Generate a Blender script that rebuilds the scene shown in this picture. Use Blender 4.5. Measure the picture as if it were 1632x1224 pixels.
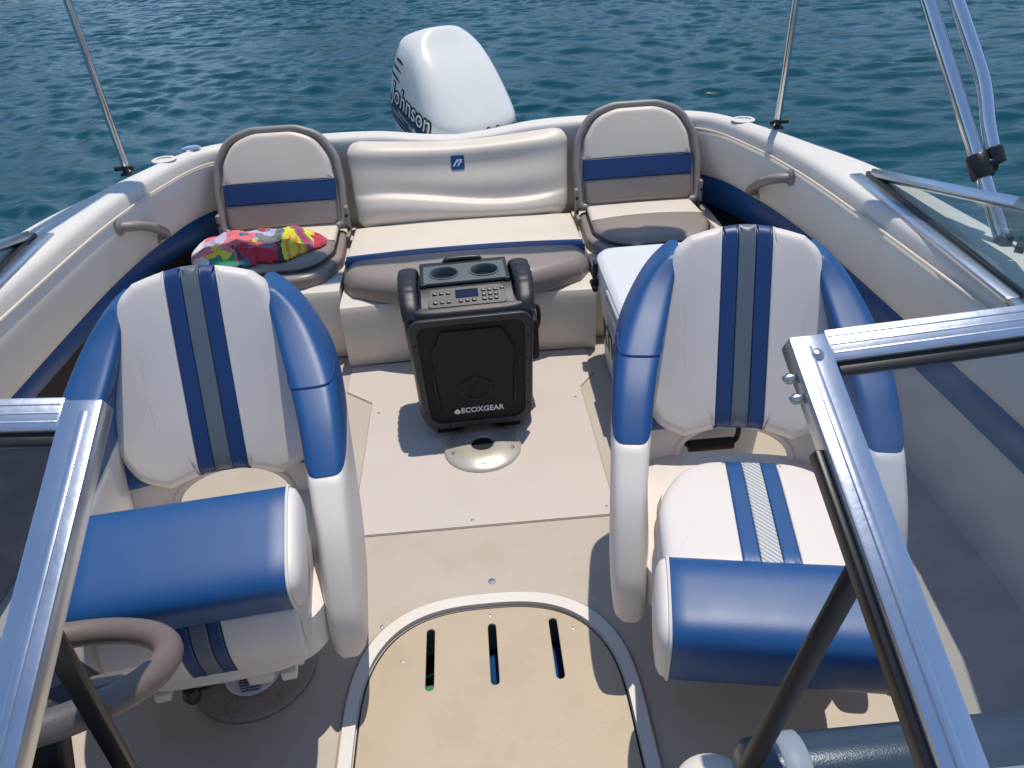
import bpy, bmesh, math, random
import numpy as np
from mathutils import Vector, Matrix, noise
random.seed(7)
rad = math.radians
scene = bpy.context.scene
for o in list(bpy.data.objects): bpy.data.objects.remove(o)
COL = scene.collection

# ------------------------------------------------------------------ camera
CAM_LOC = Vector((0.041, 0.0, 1.45))
PIT, YAW, ROLL = rad(32.3), rad(2.2), rad(3.5)
fwd = Vector((math.sin(YAW)*math.cos(PIT), math.cos(YAW)*math.cos(PIT), -math.sin(PIT)))
r0 = Vector((math.cos(YAW), -math.sin(YAW), 0)); u0 = r0.cross(fwd)
rgt = r0*math.cos(ROLL) - u0*math.sin(ROLL); upv = u0*math.cos(ROLL) + r0*math.sin(ROLL)
cam_d = bpy.data.cameras.new('camera'); cam = bpy.data.objects.new('camera', cam_d); COL.objects.link(cam)
m = Matrix((rgt, upv, -fwd)).transposed().to_4x4(); m.translation = CAM_LOC
cam.matrix_world = m
cam_d.sensor_width = 36; cam_d.lens = 1226/1632*36; cam_d.clip_start = 0.02; cam_d.clip_end = 5000
scene.camera = cam

# ------------------------------------------------------------------ light
SUN = Vector((0.12, 0.17, 1.0)).normalized()
w = bpy.data.worlds.new('World'); scene.world = w; w.use_nodes = True
nt = w.node_tree; bg = nt.nodes['Background']
sky = nt.nodes.new('ShaderNodeTexSky'); sky.sky_type = 'NISHITA'; sky.sun_disc = False
sky.sun_elevation = math.asin(SUN.z); sky.sun_rotation = math.atan2(SUN.x, SUN.y)
sky.ozone_density = 1.2; sky.dust_density = 0.0; sky.air_density = 0.85
nt.links.new(sky.outputs[0], bg.inputs[0]); bg.inputs[1].default_value = 0.15
sd = bpy.data.lights.new('sun', 'SUN'); sd.energy = 3.1; sd.angle = rad(0.55); sd.color = (1.0, 0.92, 0.80)
sun = bpy.data.objects.new('sun', sd); COL.objects.link(sun)
sun.rotation_euler = SUN.to_track_quat('Z', 'Y').to_euler(); sun.location = (3, 6, 12)
scene.view_settings.view_transform = 'Standard'; scene.view_settings.look = 'None'
scene.view_settings.exposure = 0.22; scene.view_settings.gamma = 1.0
scene.render.engine = 'CYCLES'
scene.cycles.sample_clamp_direct = 4.0; scene.cycles.sample_clamp_indirect = 4.0

# ------------------------------------------------------------------ materials
def srgb(r, g, b):
    f = lambda c: (c/255/12.92) if c/255 <= .04045 else ((c/255+.055)/1.055)**2.4
    return (f(r), f(g), f(b))
def mat(name, color, rough=.5, var=.06, vscale=6, bump=0, bscale=300, metal=0, coat=0, spec=.5, stain=None, stain_amt=.0, stain_scale=3, sheen=0, rvar=.0, btype='NOISE'):
    M = bpy.data.materials.new(name); M.use_nodes = True; N = M.node_tree.nodes; L = M.node_tree.links
    b = N['Principled BSDF']; tc = N.new('ShaderNodeTexCoord')
    nz = N.new('ShaderNodeTexNoise'); nz.inputs['Scale'].default_value = vscale; nz.inputs['Detail'].default_value = 6
    L.new(tc.outputs['Object'], nz.inputs['Vector'])
    mx = N.new('ShaderNodeMix'); mx.data_type = 'RGBA'
    c = color
    mx.inputs[6].default_value = (*[max(0, v*(1-var)) for v in c], 1); mx.inputs[7].default_value = (*[min(1, v*(1+var)) for v in c], 1)
    L.new(nz.outputs['Fac'], mx.inputs[0]); out = mx.outputs[2]
    if stain is not None:
        n2 = N.new('ShaderNodeTexNoise'); n2.inputs['Scale'].default_value = stain_scale; n2.inputs['Detail'].default_value = 9; n2.inputs['Roughness'].default_value = .65
        L.new(tc.outputs['Object'], n2.inputs['Vector'])
        rp = N.new('ShaderNodeMapRange'); rp.inputs[1].default_value = .48; rp.inputs[2].default_value = .72; rp.inputs[3].default_value = 0; rp.inputs[4].default_value = stain_amt
        L.new(n2.outputs['Fac'], rp.inputs[0])
        m2 = N.new('ShaderNodeMix'); m2.data_type = 'RGBA'; m2.inputs[7].default_value = (*stain, 1)
        L.new(rp.outputs[0], m2.inputs[0]); L.new(out, m2.inputs[6]); out = m2.outputs[2]
    L.new(out, b.inputs['Base Color'])
    b.inputs['Roughness'].default_value = rough; b.inputs['Metallic'].default_value = metal
    if rvar:
        mr = N.new('ShaderNodeMapRange'); mr.inputs[3].default_value = max(0, rough-rvar); mr.inputs[4].default_value = min(1, rough+rvar)
        n3 = N.new('ShaderNodeTexNoise'); n3.inputs['Scale'].default_value = 14; n3.inputs['Detail'].default_value = 5
        L.new(tc.outputs['Object'], n3.inputs['Vector']); L.new(n3.outputs['Fac'], mr.inputs[0]); L.new(mr.outputs[0], b.inputs['Roughness'])
    b.inputs['Specular IOR Level'].default_value = spec
    b.inputs['Coat Weight'].default_value = coat; b.inputs['Coat Roughness'].default_value = .08
    if sheen: b.inputs['Sheen Weight'].default_value = sheen
    if bump:
        t = N.new('ShaderNodeTexVoronoi' if btype == 'VORONOI' else 'ShaderNodeTexNoise'); t.inputs['Scale'].default_value = bscale
        L.new(tc.outputs['Object'], t.inputs['Vector'])
        bp = N.new('ShaderNodeBump'); bp.inputs['Strength'].default_value = bump; bp.inputs['Distance'].default_value = .002
        L.new(t.outputs[0], bp.inputs['Height']); L.new(bp.outputs[0], b.inputs['Normal'])
    return M
M = {}
M['gel'] = mat('white_gelcoat', (.68,.65,.605), .6, .03, 3, coat=.0, stain=(.50,.45,.38), stain_amt=.3, stain_scale=4)
M['floor'] = mat('nonskid_floor', (.475,.42,.355), .55, .05, 5, bump=.5, bscale=420, stain=(.40,.30,.20), stain_amt=.55, stain_scale=3.2, rvar=.1)
M['hatch'] = mat('nonskid_hatch', (.565,.505,.46), .55, .04, 5, bump=.5, bscale=420, stain=(.55,.45,.36), stain_amt=.25, stain_scale=3, rvar=.1)
M['lid'] = mat('tan_lid', (.465,.38,.275), .5, .05, 4, bump=.25, bscale=300, stain=(.34,.26,.17), stain_amt=.35, stain_scale=7, rvar=.12)
M['base'] = mat('cream_moulding', (.68,.62,.54), .4, .05, 3, stain=(.5,.42,.33), stain_amt=.3)
M['cream'] = mat('cream_vinyl', (.69,.62,.525), .45, .04, 4, bump=.06, bscale=520, btype='VORONOI', stain=(.55,.47,.37), stain_amt=.25)
M['coaming'] = mat('white_coaming_vinyl', (.80,.755,.67), .5, .03, 4, bump=.06, bscale=480, btype='VORONOI', stain=(.62,.54,.43), stain_amt=.3)
M['cwhite'] = mat('chair_white_vinyl', (.71,.66,.615), .45, .025, 4, bump=.06, bscale=520, btype='VORONOI', stain=(.62,.56,.49), stain_amt=.2)
M['blue'] = mat('blue_vinyl', (.006,.070,.225), .44, .10, 5, bump=.06, bscale=520, btype='VORONOI', spec=.55, rvar=.05)
M['navy'] = mat('navy_vinyl', (.006,.040,.155), .44, .10, 5, bump=.06, bscale=520, btype='VORONOI', spec=.55, rvar=.05)
M['gstripe'] = mat('grey_vinyl', (.115,.145,.175), .4, .08, 6, bump=.06, bscale=520, btype='VORONOI')
M['taupe'] = mat('taupe_vinyl', (.27,.225,.195), .36, .06, 5, bump=.06, bscale=480, btype='VORONOI', spec=.55)
M['taupe_d'] = mat('taupe_trim', (.27,.24,.22), .45, .06, 5)
M['carpet'] = mat('brown_carpet', (.062,.050,.042), .95, .35, 180, bump=1, bscale=260, spec=.1)
M['carpet_b'] = mat('blue_lining', (.012,.055,.20), .5, .1, 20)
M['seam'] = mat('dark_seam', (.06,.055,.05), .7)
M['groove'] = mat('grey_seam', (.30,.26,.22), .8, .2, 30)
M['alu'] = mat('anodised_aluminium', (.62,.66,.72), .30, .05, 8, metal=1, bump=.12, bscale=90, rvar=.07)
M['chrome'] = mat('polished_tube', (.74,.76,.78), .13, .04, 8, metal=1, rvar=.05)
M['steel'] = mat('screw_steel', (.55,.55,.54), .3, .05, 20, metal=1)
M['black'] = mat('black_plastic', (.012,.012,.013), .38, .1, 20, rvar=.08)
M['rubber'] = mat('black_rubber', (.012,.012,.012), .65, .1, 30)
M['spk'] = mat('speaker_shell', (.011,.012,.015), .40, .15, 30, bump=.25, bscale=600, rvar=.06)
M['spk_f'] = mat('speaker_frame', (.032,.034,.038), .42, .1, 30, bump=.2, bscale=500)
M['grille'] = mat('speaker_grille', (.006,.006,.007), .5, .1, 30, bump=.6, bscale=900, btype='VORONOI')
M['spk_g'] = mat('cup_grey', (.10,.12,.122), .55, .06, 20)
M['screen'] = mat('blue_display', (.006,.012,.04), .12, .05, 20, coat=.5)
M['white_ink'] = mat('white_print', (.78,.78,.78), .5, .02)
M['grey_ink'] = mat('grey_print', (.35,.36,.38), .5, .02)
M['ink_and_shade'] = mat('dark_print_and_shade', (.012,.013,.016), .45, .02)  # dark print, also used for the shade painted into cups and holes
M['cooler'] = mat('white_cooler', (.66,.675,.68), .45, .03, 8, bump=.15, bscale=200)
M['cooler_g'] = mat('cooler_gasket_grey', (.40,.41,.42), .5, .05, 20)
M['motor'] = mat('white_motor_paint', (.80,.80,.745), .2, .03, 4, coat=.5, stain=(.55,.54,.5), stain_amt=.15, stain_scale=5)
M['motor_d'] = mat('motor_dark_decal', (.018,.024,.045), .3, .1, 10)
M['motor_b'] = mat('motor_blue_decal', (.02,.045,.13), .3, .1, 10)
M['motor_leg'] = mat('motor_leg_paint', (.65,.66,.65), .3, .05, 6)
M['disc'] = mat('pedestal_metal', (.33,.28,.25), .5, .30, 160, metal=.35, bump=.3, bscale=120)
M['disc_l'] = mat('table_base_metal', (.62,.58,.50), .33, .08, 40, metal=.45, rvar=.1, stain=(.45,.38,.28), stain_amt=.4, stain_scale=14)
M['wheel'] = mat('taupe_leather', (.165,.130,.112), .5, .12, 30, bump=.15, bscale=420, btype='VORONOI')
M['dash'] = mat('dash_vinyl', (.045,.07,.095), .3, .1, 10, bump=.2, bscale=400, coat=.2)
M['dashblack'] = mat('black_dash', (.012,.012,.012), .45, .1, 20, bump=.3, bscale=300)
M['red_ink'] = mat('red_print', (.45,.05,.03), .5); M['blue_ink'] = mat('blue_print', (.06,.14,.35), .5)
M['canvas'] = mat('blue_canvas', (.03,.06,.14), .9, .1, 40)
for k, c in dict(pink=(.72,.15,.17), red=(.50,.018,.05), orange=(.80,.28,.06), yellow=(.78,.66,.03), green=(.03,.27,.13), lav=(.50,.46,.66), grey=(.16,.19,.17), magenta=(.42,.03,.13), tealb=(.03,.16,.22), inkb=(.03,.03,.04), white=(.75,.7,.7)).items():
    M['t_'+k] = mat('towel_'+k, c, .85, .1, 25, bump=.4, bscale=500, sheen=.3)
def mesh_weave():
    Mm = mat('grey_mesh', (.5,.5,.48), .6); N = Mm.node_tree.nodes; L = Mm.node_tree.links
    tc = N.new('ShaderNodeTexCoord'); wv = N.new('ShaderNodeTexWave'); wv.inputs['Scale'].default_value = 55; wv.bands_direction = 'DIAGONAL'
    L.new(tc.outputs['Object'], wv.inputs['Vector']); mx = N.new('ShaderNodeMix'); mx.data_type = 'RGBA'
    mx.inputs[6].default_value = (.27,.30,.32,1); mx.inputs[7].default_value = (.58,.58,.56,1); L.new(wv.outputs['Fac'], mx.inputs[0]); L.new(mx.outputs[2], N['Principled BSDF'].inputs['Base Color'])
    return Mm
M['mesh'] = mesh_weave()
def glass(name, tint, rough=.0):
    Mg = bpy.data.materials.new(name); Mg.use_nodes = True; N = Mg.node_tree.nodes; L = Mg.node_tree.links
    for n in list(N): N.remove(n)
    o = N.new('ShaderNodeOutputMaterial'); tr = N.new('ShaderNodeBsdfTransparent'); tr.inputs[0].default_value = (*tint, 1)
    gl = N.new('ShaderNodeBsdfGlossy'); gl.inputs['Roughness'].default_value = rough; fr = N.new('ShaderNodeFresnel'); ge = N.new('ShaderNodeNewGeometry'); mi = N.new('ShaderNodeMapRange'); mi.inputs[3].default_value = 1.5; mi.inputs[4].default_value = 1/1.5; L.new(ge.outputs['Backfacing'], mi.inputs[0]); L.new(mi.outputs[0], fr.inputs[0])
    mx = N.new('ShaderNodeMixShader'); L.new(fr.outputs[0], mx.inputs[0]); L.new(tr.outputs[0], mx.inputs[1]); L.new(gl.outputs[0], mx.inputs[2])
    # faint dust film
    df = N.new('ShaderNodeBsdfDiffuse'); df.inputs[0].default_value = (.5,.5,.5,1)
    nz = N.new('ShaderNodeTexNoise'); nz.inputs['Scale'].default_value = 9; nz.inputs['Detail'].default_value = 8
    mr = N.new('ShaderNodeMapRange'); mr.inputs[1].default_value = .4; mr.inputs[2].default_value = .8; mr.inputs[3].default_value = .012; mr.inputs[4].default_value = .040
    L.new(nz.outputs['Fac'], mr.inputs[0]); m2 = N.new('ShaderNodeMixShader'); L.new(mr.outputs[0], m2.inputs[0]); L.new(mx.outputs[0], m2.inputs[1]); L.new(df.outputs[0], m2.inputs[2])
    L.new(m2.outputs[0], o.inputs[0]); return Mg
M['glass'] = glass('smoked_glass', (.80,.85,.91))
M['glass_s'] = glass('side_glass', (.86,.92,.90))
def water_mat():
    Mw = bpy.data.materials.new('lake_water'); Mw.use_nodes = True; N = Mw.node_tree.nodes; L = Mw.node_tree.links
    b = N['Principled BSDF']; b.inputs['Roughness'].default_value = .10; b.inputs['IOR'].default_value = 1.333
    tc = N.new('ShaderNodeTexCoord'); n = N.new('ShaderNodeTexNoise'); n.inputs['Scale'].default_value = .25; n.inputs['Detail'].default_value = 4
    L.new(tc.outputs['Object'], n.inputs['Vector']); mx = N.new('ShaderNodeMix'); mx.data_type = 'RGBA'
    mx.inputs[6].default_value = (.000,.041,.052,1); mx.inputs[7].default_value = (.000,.052,.069,1)
    L.new(n.outputs['Fac'], mx.inputs[0]); L.new(mx.outputs[2], b.inputs['Base Color'])
    n2 = N.new('ShaderNodeTexNoise'); n2.inputs['Scale'].default_value = 14; n2.inputs['Detail'].default_value = 6; n2.inputs['Roughness'].default_value = .6
    mp = N.new('ShaderNodeMapping'); mp.inputs['Scale'].default_value = (.6, 1.3, 1); L.new(tc.outputs['Object'], mp.inputs[0]); L.new(mp.outputs[0], n2.inputs['Vector'])
    bp = N.new('ShaderNodeBump'); bp.inputs['Strength'].default_value = .6; bp.inputs['Distance'].default_value = .012
    L.new(n2.outputs['Fac'], bp.inputs['Height']); L.new(bp.outputs[0], b.inputs['Normal'])
    return Mw
M['water'] = water_mat()
M['hill'] = mat('forest_hill', (.020,.036,.014), .95, .5, .05)

# ------------------------------------------------------------------ mesh helpers
def thing(name, label, cat, loc=(0,0,0), rz=0, group=None):
    o = bpy.data.objects.new(name, None); o.empty_display_size = .1; COL.objects.link(o)
    o.location = loc; o.rotation_euler = (0,0,rz); o['label'] = label; o['category'] = cat
    if group: o['group'] = group
    return o
def mk(name, V, F, material, parent=None, sharp=40, mats=None, midx=None):
    me = bpy.data.meshes.new(name); me.from_pydata([tuple(v) for v in V], [], F); me.validate(); me.update()
    bm = bmesh.new(); bm.from_mesh(me); bmesh.ops.recalc_face_normals(bm, faces=bm.faces); bm.to_mesh(me); bm.free()
    for mm in (mats or [material]): me.materials.append(mm)
    if midx is not None: me.polygons.foreach_set('material_index', midx)
    me.polygons.foreach_set('use_smooth', [True]*len(me.polygons)); me.set_sharp_from_angle(angle=rad(sharp))
    o = bpy.data.objects.new(name, me); COL.objects.link(o); o.parent = parent
    return o
def loft(secs, cap=True, closed=True):
    n = len(secs[0]); V = [p for s in secs for p in s]; F = []
    for i in range(len(secs)-1):
        for j in range(n if closed else n-1):
            a, b = i*n+j, i*n+(j+1) % n; F.append((a, b, b+n, a+n))
    if cap and closed:
        F.append(tuple(range(n))[::-1]); F.append(tuple((len(secs)-1)*n+k for k in range(n)))
    return V, F
def join(*vfs):
    V, F = [], []
    for v, f in vfs:
        o = len(V); V += list(v); F += [tuple(i+o for i in ff) for ff in f]
    return V, F
def rbox(sx, sy, sz, r=.01, loc=(0,0,0), seg=3, rot=None):
    bm = bmesh.new(); bmesh.ops.create_cube(bm, size=1)
    for v in bm.verts: v.co = Vector((v.co.x*sx, v.co.y*sy, v.co.z*sz))
    if r > 0: bmesh.ops.bevel(bm, geom=bm.edges[:], offset=min(r, .49*min(sx, sy, sz)), segments=seg, profile=.5, affect='EDGES')
    V = [v.co.copy() for v in bm.verts]
    if rot is not None: V = [rot @ v for v in V]
    V = [v + Vector(loc) for v in V]
    bm.verts.index_update(); F = [tuple(v.index for v in f.verts) for f in bm.faces]; bm.free()
    return V, F
def spline(pts, n):
    P = [Vector(p) for p in pts]; out = []
    Q = [P[0]*2-P[1]] + P + [P[-1]*2-P[-2]]
    segs = len(P)-1
    for k in range(n):
        t = k/(n-1)*segs; i = min(int(t), segs-1); f = t-i
        a, b, c, d = Q[i:i+4]
        out.append(.5*((2*b) + (c-a)*f + (2*a-5*b+4*c-d)*f*f + (3*b-a-3*c+d)*f**3))
    return out
def tube(path, r, seg=12, closed=False, cap=True):
    P = [Vector(p) for p in path]; secs = []; n = len(P); prev = None
    rr = r if isinstance(r, (list, tuple)) else [r]*n
    for i in range(n):
        if closed: t = P[(i+1) % n]-P[i-1]
        else: t = P[min(i+1, n-1)]-P[max(i-1, 0)]
        t.normalize()
        if prev is None:
            a = Vector((0,0,1)) if abs(t.z) < .9 else Vector((1,0,0)); x = t.cross(a).normalized()
        else: x = (prev - t*prev.dot(t)).normalized()
        prev = x; y = t.cross(x)
        secs.append([P[i] + rr[i]*(math.cos(2*math.pi*k/seg)*x + math.sin(2*math.pi*k/seg)*y) for k in range(seg)])
    if closed: secs.append(secs[0])
    return loft(secs, cap and not closed)
def revolve(prof, c=(0,0,0), seg=40, cap=True):
    c = Vector(c); secs = [[c+Vector((r*math.cos(2*math.pi*k/seg), r*math.sin(2*math.pi*k/seg), z)) for k in range(seg)] for r, z in prof]
    return loft(secs, cap)
def sell(cx, cy, a, b, z, n=3.0, seg=40, a0=0):
    out = []
    for k in range(seg):
        t = 2*math.pi*k/seg+a0; c, s = math.cos(t), math.sin(t)
        out.append(Vector((cx + a*math.copysign(abs(c)**(2/n), c), cy + b*math.copysign(abs(s)**(2/n), s), z)))
    return out
def interp(tab, x):
    xs = [t[0] for t in tab]; return float(np.interp(x, xs, [t[1] for t in tab]))
def sm(tab, x):      # smooth interpolation through a table
    if x <= tab[0][0]: return tab[0][1]
    if x >= tab[-1][0]: return tab[-1][1]
    for i in range(len(tab)-1):
        if tab[i][0] <= x <= tab[i+1][0]:
            x0, y0 = tab[i]; x1, y1 = tab[i+1]; h = x1-x0
            m0 = (y1-tab[i-1][1])/(x1-tab[i-1][0]) if i > 0 else (y1-y0)/h
            m1 = (tab[i+2][1]-y0)/(tab[i+2][0]-x0) if i+2 < len(tab) else (y1-y0)/h
            t = (x-x0)/h
            return (2*t**3-3*t*t+1)*y0+(t**3-2*t*t+t)*h*m0+(-2*t**3+3*t*t)*y1+(t**3-t*t)*h*m1
def rpoly(pts, r, seg=8):
    n = len(pts); out = []
    rs = r if isinstance(r, (list, tuple)) else [r]*n
    for i in range(n):
        p = Vector(pts[i]); a = Vector(pts[i-1])-p; b = Vector(pts[(i+1) % n])-p; R = rs[i]
        if R <= 0: out.append(p); continue
        la, lb = a.length, b.length; a.normalize(); b.normalize()
        ang = a.angle(b); d = min(R/math.tan(ang/2), la*.49, lb*.49); R2 = d*math.tan(ang/2)
        s, e = p+a*d, p+b*d; c = p+(a+b).normalized()*(R2/math.sin(ang/2))
        v0, v1 = s-c, e-c; tot = v0.angle(v1)
        cr = v0.x*v1.y-v0.y*v1.x; sg = 1 if cr > 0 else -1
        for k in range(seg+1):
            th = sg*tot*k/seg; out.append(c+Vector((v0.x*math.cos(th)-v0.y*math.sin(th), v0.x*math.sin(th)+v0.y*math.cos(th))))
    return out
def clip(poly, ax, lo, hi):
    for sgn, lim in ((1, lo), (-1, -hi)):
        out = []
        for i in range(len(poly)):
            p, q = poly[i-1], poly[i]; dp, dq = sgn*p[ax]-lim, sgn*q[ax]-lim
            if (dp >= 0) != (dq >= 0): out.append(p.lerp(q, dp/(dp-dq)))
            if dq >= 0: out.append(q)
        poly = out
    return poly
def resample(poly, L):
    out = []
    for i in range(len(poly)):
        p, q = poly[i], poly[(i+1) % len(poly)]; d = (q-p).length
        if d < 1e-5: continue
        k = max(1, int(math.ceil(d/L)))
        for j in range(k): out.append(p.lerp(q, j/k))
    return out
def pad(name, poly, T, R, puff, fmap, material, parent, L=.02, rings=6, edges=4, back=0, sharp=50, seam=None):
    """upholstered pad: outline in (u,v), rounded edge R, height T, extra crown puff"""
    poly = resample([Vector(p) for p in poly], L); n = len(poly)
    area = sum(poly[i-1].x*poly[i].y-poly[i].x*poly[i-1].y for i in range(n))
    if area < 0: poly = poly[::-1]
    nr = []
    for i in range(n):
        t1 = (poly[i]-poly[i-1]).normalized(); t2 = (poly[(i+1) % n]-poly[i]).normalized(); t = t1+t2
        if t.length < 1e-6: t = t2
        t.normalize(); nr.append(Vector((-t.y, t.x)))
    if seam:
        fr_ = [p for p in poly if not any(abs(p[seam[0]]-c0) < 2e-4 for c0 in seam[1])]
        cd = [min((p-q).length for q in fr_)-L*.5 if fr_ else 1 for p in poly]; cd = [max(0, d) for d in cd]
    secs = [[(p, -back) for p in poly]]
    for k in range(edges+1):
        th = k/edges*math.pi/2; d = R*(1-math.cos(th)); h = T-R+R*math.sin(th)
        row = []
        for i in range(n):
            if seam and any(abs(poly[i][seam[0]]-c0) < 2e-4 for c0 in seam[1]):
                r2 = .0035; dc = min(cd[i], R); hm = T-R+math.sqrt(max(0, R*R-(R-dc)**2))
                row.append((poly[i]+nr[i]*(r2*(1-math.cos(th))), min(T-r2+r2*math.sin(th), hm)))
            else: row.append((poly[i]+nr[i]*d, h))
        secs.append(row)
    inner = [p for p, h in secs[-1]]; c = sum(inner, Vector((0,0)))/n
    for k in range(1, rings+1):
        s = 1-k/(rings+.0)*.985; secs.append([(c+(p-c)*s, T+puff*(1-s*s)) for p in inner])
    S3 = [[Vector(fmap(p.x, p.y, h)) for p, h in s] for s in secs]
    V, F = loft(S3, cap=True)
    return mk(name, V, F, material, parent, sharp)
def curve_mesh(name, loops, thick, bev, material, parent, fmap=None, sharp=35):
    cu = bpy.data.curves.new(name, 'CURVE'); cu.dimensions = '2D'; cu.fill_mode = 'BOTH'
    cu.extrude = max(thick/2-bev, 0); cu.bevel_depth = bev; cu.offset = -bev; cu.bevel_resolution = 2
    for lp in loops:
        s = cu.splines.new('POLY'); s.points.add(len(lp)-1); s.use_cyclic_u = True
        for i, p in enumerate(lp): s.points[i].co = (p[0], p[1], 0, 1)
    return _conv(name, cu, material, parent, fmap, sharp)
def _conv(name, cu, material, parent, fmap, sharp=35):
    t = bpy.data.objects.new('tmp', cu); COL.objects.link(t); dg = bpy.context.evaluated_depsgraph_get()
    me = bpy.data.meshes.new_from_object(t.evaluated_get(dg)); bpy.data.objects.remove(t); bpy.data.curves.remove(cu)
    me.name = name; me.materials.clear(); me.materials.append(material)
    if fmap:
        for v in me.vertices: v.co = Vector(fmap(*v.co))
    me.polygons.foreach_set('use_smooth', [True]*len(me.polygons)); me.set_sharp_from_angle(angle=rad(sharp))
    o = bpy.data.objects.new(name, me); COL.objects.link(o); o.parent = parent
    return o
def text(name, body, size, material, parent, fmap, ext=.0008, shear=0, width=1.0, bold=0):
    cu = bpy.data.curves.new(name, 'FONT'); cu.body = body; cu.size = size; cu.extrude = ext; cu.shear = shear
    cu.align_x = 'CENTER'; cu.align_y = 'CENTER'; cu.space_character = 1.0; cu.offset = bold; cu.resolution_u = 3
    return _conv(name, cu, material, parent, lambda x, y, z: fmap(x*width, y, z), 25)
def arc(cx, cy, r, a0, a1, n=20, ry=None):
    ry = ry or r
    return [Vector((cx+r*math.cos(rad(a0+(a1-a0)*k/(n-1))), cy+ry*math.sin(rad(a0+(a1-a0)*k/(n-1))))) for k in range(n)]
def mv(vf, M4): return [M4 @ Vector(v) for v in vf[0]], vf[1]

# ================================================================== setting
def build_water():
    def lines(lo, hi, c0, c1, step):
        out = list(np.arange(c0, c1, step)); s = step; x = c0
        while x > lo: s *= 1.10; x -= s; out.insert(0, x)
        s = step; x = out[-1]
        while x < hi: s *= 1.10; x += s; out.append(x)
        return np.array(out)
    xs = lines(-1500, 1500, -13, 13, .042); ys = lines(-1500, 1500, 2.6, 21, .042)
    X, Y = np.meshgrid(xs, ys); Z = np.zeros_like(X); rng = np.random.RandomState(4)
    # warp domain so that crests break up
    wx = np.zeros_like(X); wy = np.zeros_like(X)
    for i in range(10):
        a = rng.uniform(0, 2*np.pi); k = rng.uniform(.4, 1.6); p = rng.uniform(0, 6.28)
        wx += .12*np.sin(k*(np.cos(a)*X+np.sin(a)*Y)+p)/k; wy += .12*np.cos(k*(np.sin(a)*X-np.cos(a)*Y)+p*1.7)/k
    Xw, Yw = X+wx, Y+wy
    for i in range(90):
        lam = np.exp(rng.uniform(np.log(.14), np.log(.62))); k = 2*np.pi/lam
        a = np.radians(72)+rng.normal(0, .55); ph = rng.uniform(0, 6.28)
        amp = .0046*lam**1.0*rng.uniform(.6, 1.5)
        s = np.sin(k*(np.cos(a)*Xw+np.sin(a)*Yw)+ph)
        Z += amp*(1-2*np.abs(np.sin((k*(np.cos(a)*Xw+np.sin(a)*Yw)+ph)/2))**1.3 if i % 3 == 0 else s)
    fade = np.clip(1-(np.hypot(X, Y-8)-22)/60, 0, 1); Z = Z*fade - .16
    n, m2 = X.shape; V = np.stack([X, Y, Z], -1).reshape(-1, 3)
    idx = np.arange(n*m2).reshape(n, m2); F = np.stack([idx[:-1,:-1], idx[:-1,1:], idx[1:,1:], idx[1:,:-1]], -1).reshape(-1, 4)
    me = bpy.data.meshes.new('water'); me.vertices.add(len(V)); me.vertices.foreach_set('co', V.ravel())
    me.loops.add(F.size); me.loops.foreach_set('vertex_index', F.ravel().astype(np.int32))
    me.polygons.add(len(F)); me.polygons.foreach_set('loop_start', np.arange(0, F.size, 4, dtype=np.int32))
    me.update(calc_edges=True); me.polygons.foreach_set('use_smooth', [True]*len(F)); me.materials.append(M['water'])
    o = bpy.data.objects.new('water', me); COL.objects.link(o); o['kind'] = 'structure'
build_water()
def build_hills():
    secs = []; n = 160
    for j, (r, h) in enumerate(((260, -2), (270, 14), (320, 44), (400, 74), (520, 92), (700, 60), (800, -4))):
        s = []
        for k in range(n):
            a = 2*math.pi*k/n; f = noise.fractal(Vector((math.cos(a)*3, math.sin(a)*3, 2.2)), 1, 2, 4)
            s.append(Vector((r*math.cos(a), r*math.sin(a), h*(0.75+.7*f) if h > 0 else h)))
        secs.append(s)
    V, F = loft(secs, cap=False); o = mk('hills', V, F, M['hill']); o['kind'] = 'structure'
build_hills()

# ================================================================== boat shell
boat = thing('boat', 'white fibreglass runabout with cream and blue upholstered cockpit floating on the lake', 'boat')
IN = [(1.15,-.6),(1.15,0),(1.15,.8),(1.155,1.6),(1.155,2.3),(1.135,2.65),(1.10,2.88),(1.055,3.06),(.99,3.17),(.88,3.225),(.72,3.245),(.45,3.25),(.2,3.235),(0,3.23)]
OUT = [(1.36,-.6),(1.38,0),(1.385,.8),(1.375,1.6),(1.35,2.3),(1.27,2.66),(1.21,2.90),(1.13,3.12),(1.03,3.26),(.92,3.325),(.75,3.36),(.45,3.37),(.2,3.35),(0,3.34)]
ZT = [(0,.70),(2,.69),(4,.672),(6,.662),(7,.66),(9,.655),(10.5,.652),(11.5,.648),(12.3,.628),(13,.618)]
NS = 131
def U(side):
    I = spline([(x*side, y, 0) for x, y in IN], NS); O = spline([(x*side, y, 0) for x, y in OUT], NS)
    return I, O
def ztop(k): return sm(ZT, k/(NS-1)*13)
def deck():
    I1, O1 = U(1); I2, O2 = U(-1)
    I = I1+I2[::-1][1:]; O = O1+O2[::-1][1:]; zt = [ztop(k) for k in range(NS)]; zt = zt+zt[::-1][1:]
    secs = []
    for kk, (i, o, z) in enumerate(zip(I, O, zt)):
        d = (o-i); L = d.length; d = d/L
        kq = min(kk, 2*(NS-1)-kk); dz = -.055 if kq < 84 else -.055-.40*min(1,(kq-84)/4)
        pr = [(0,dz),(0,-.045),(.002,-.02),(.008,-.007),(.018,-.001),(.035,.003),(L*.5,.007),(L-.035,.002),(L-.015,-.006),(L-.004,-.02),(L,-.05),(L,-.10),(L+.014,-.108),(L+.016,-.13),(L+.002,-.14),(L-.02,-.5),(L-.10,-1.05)]
        secs.append([Vector((i.x+d.x*a, i.y+d.y*a, z+b)) for a, b in pr])
    V, F = loft(secs, cap=False, closed=False); return V, F
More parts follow.
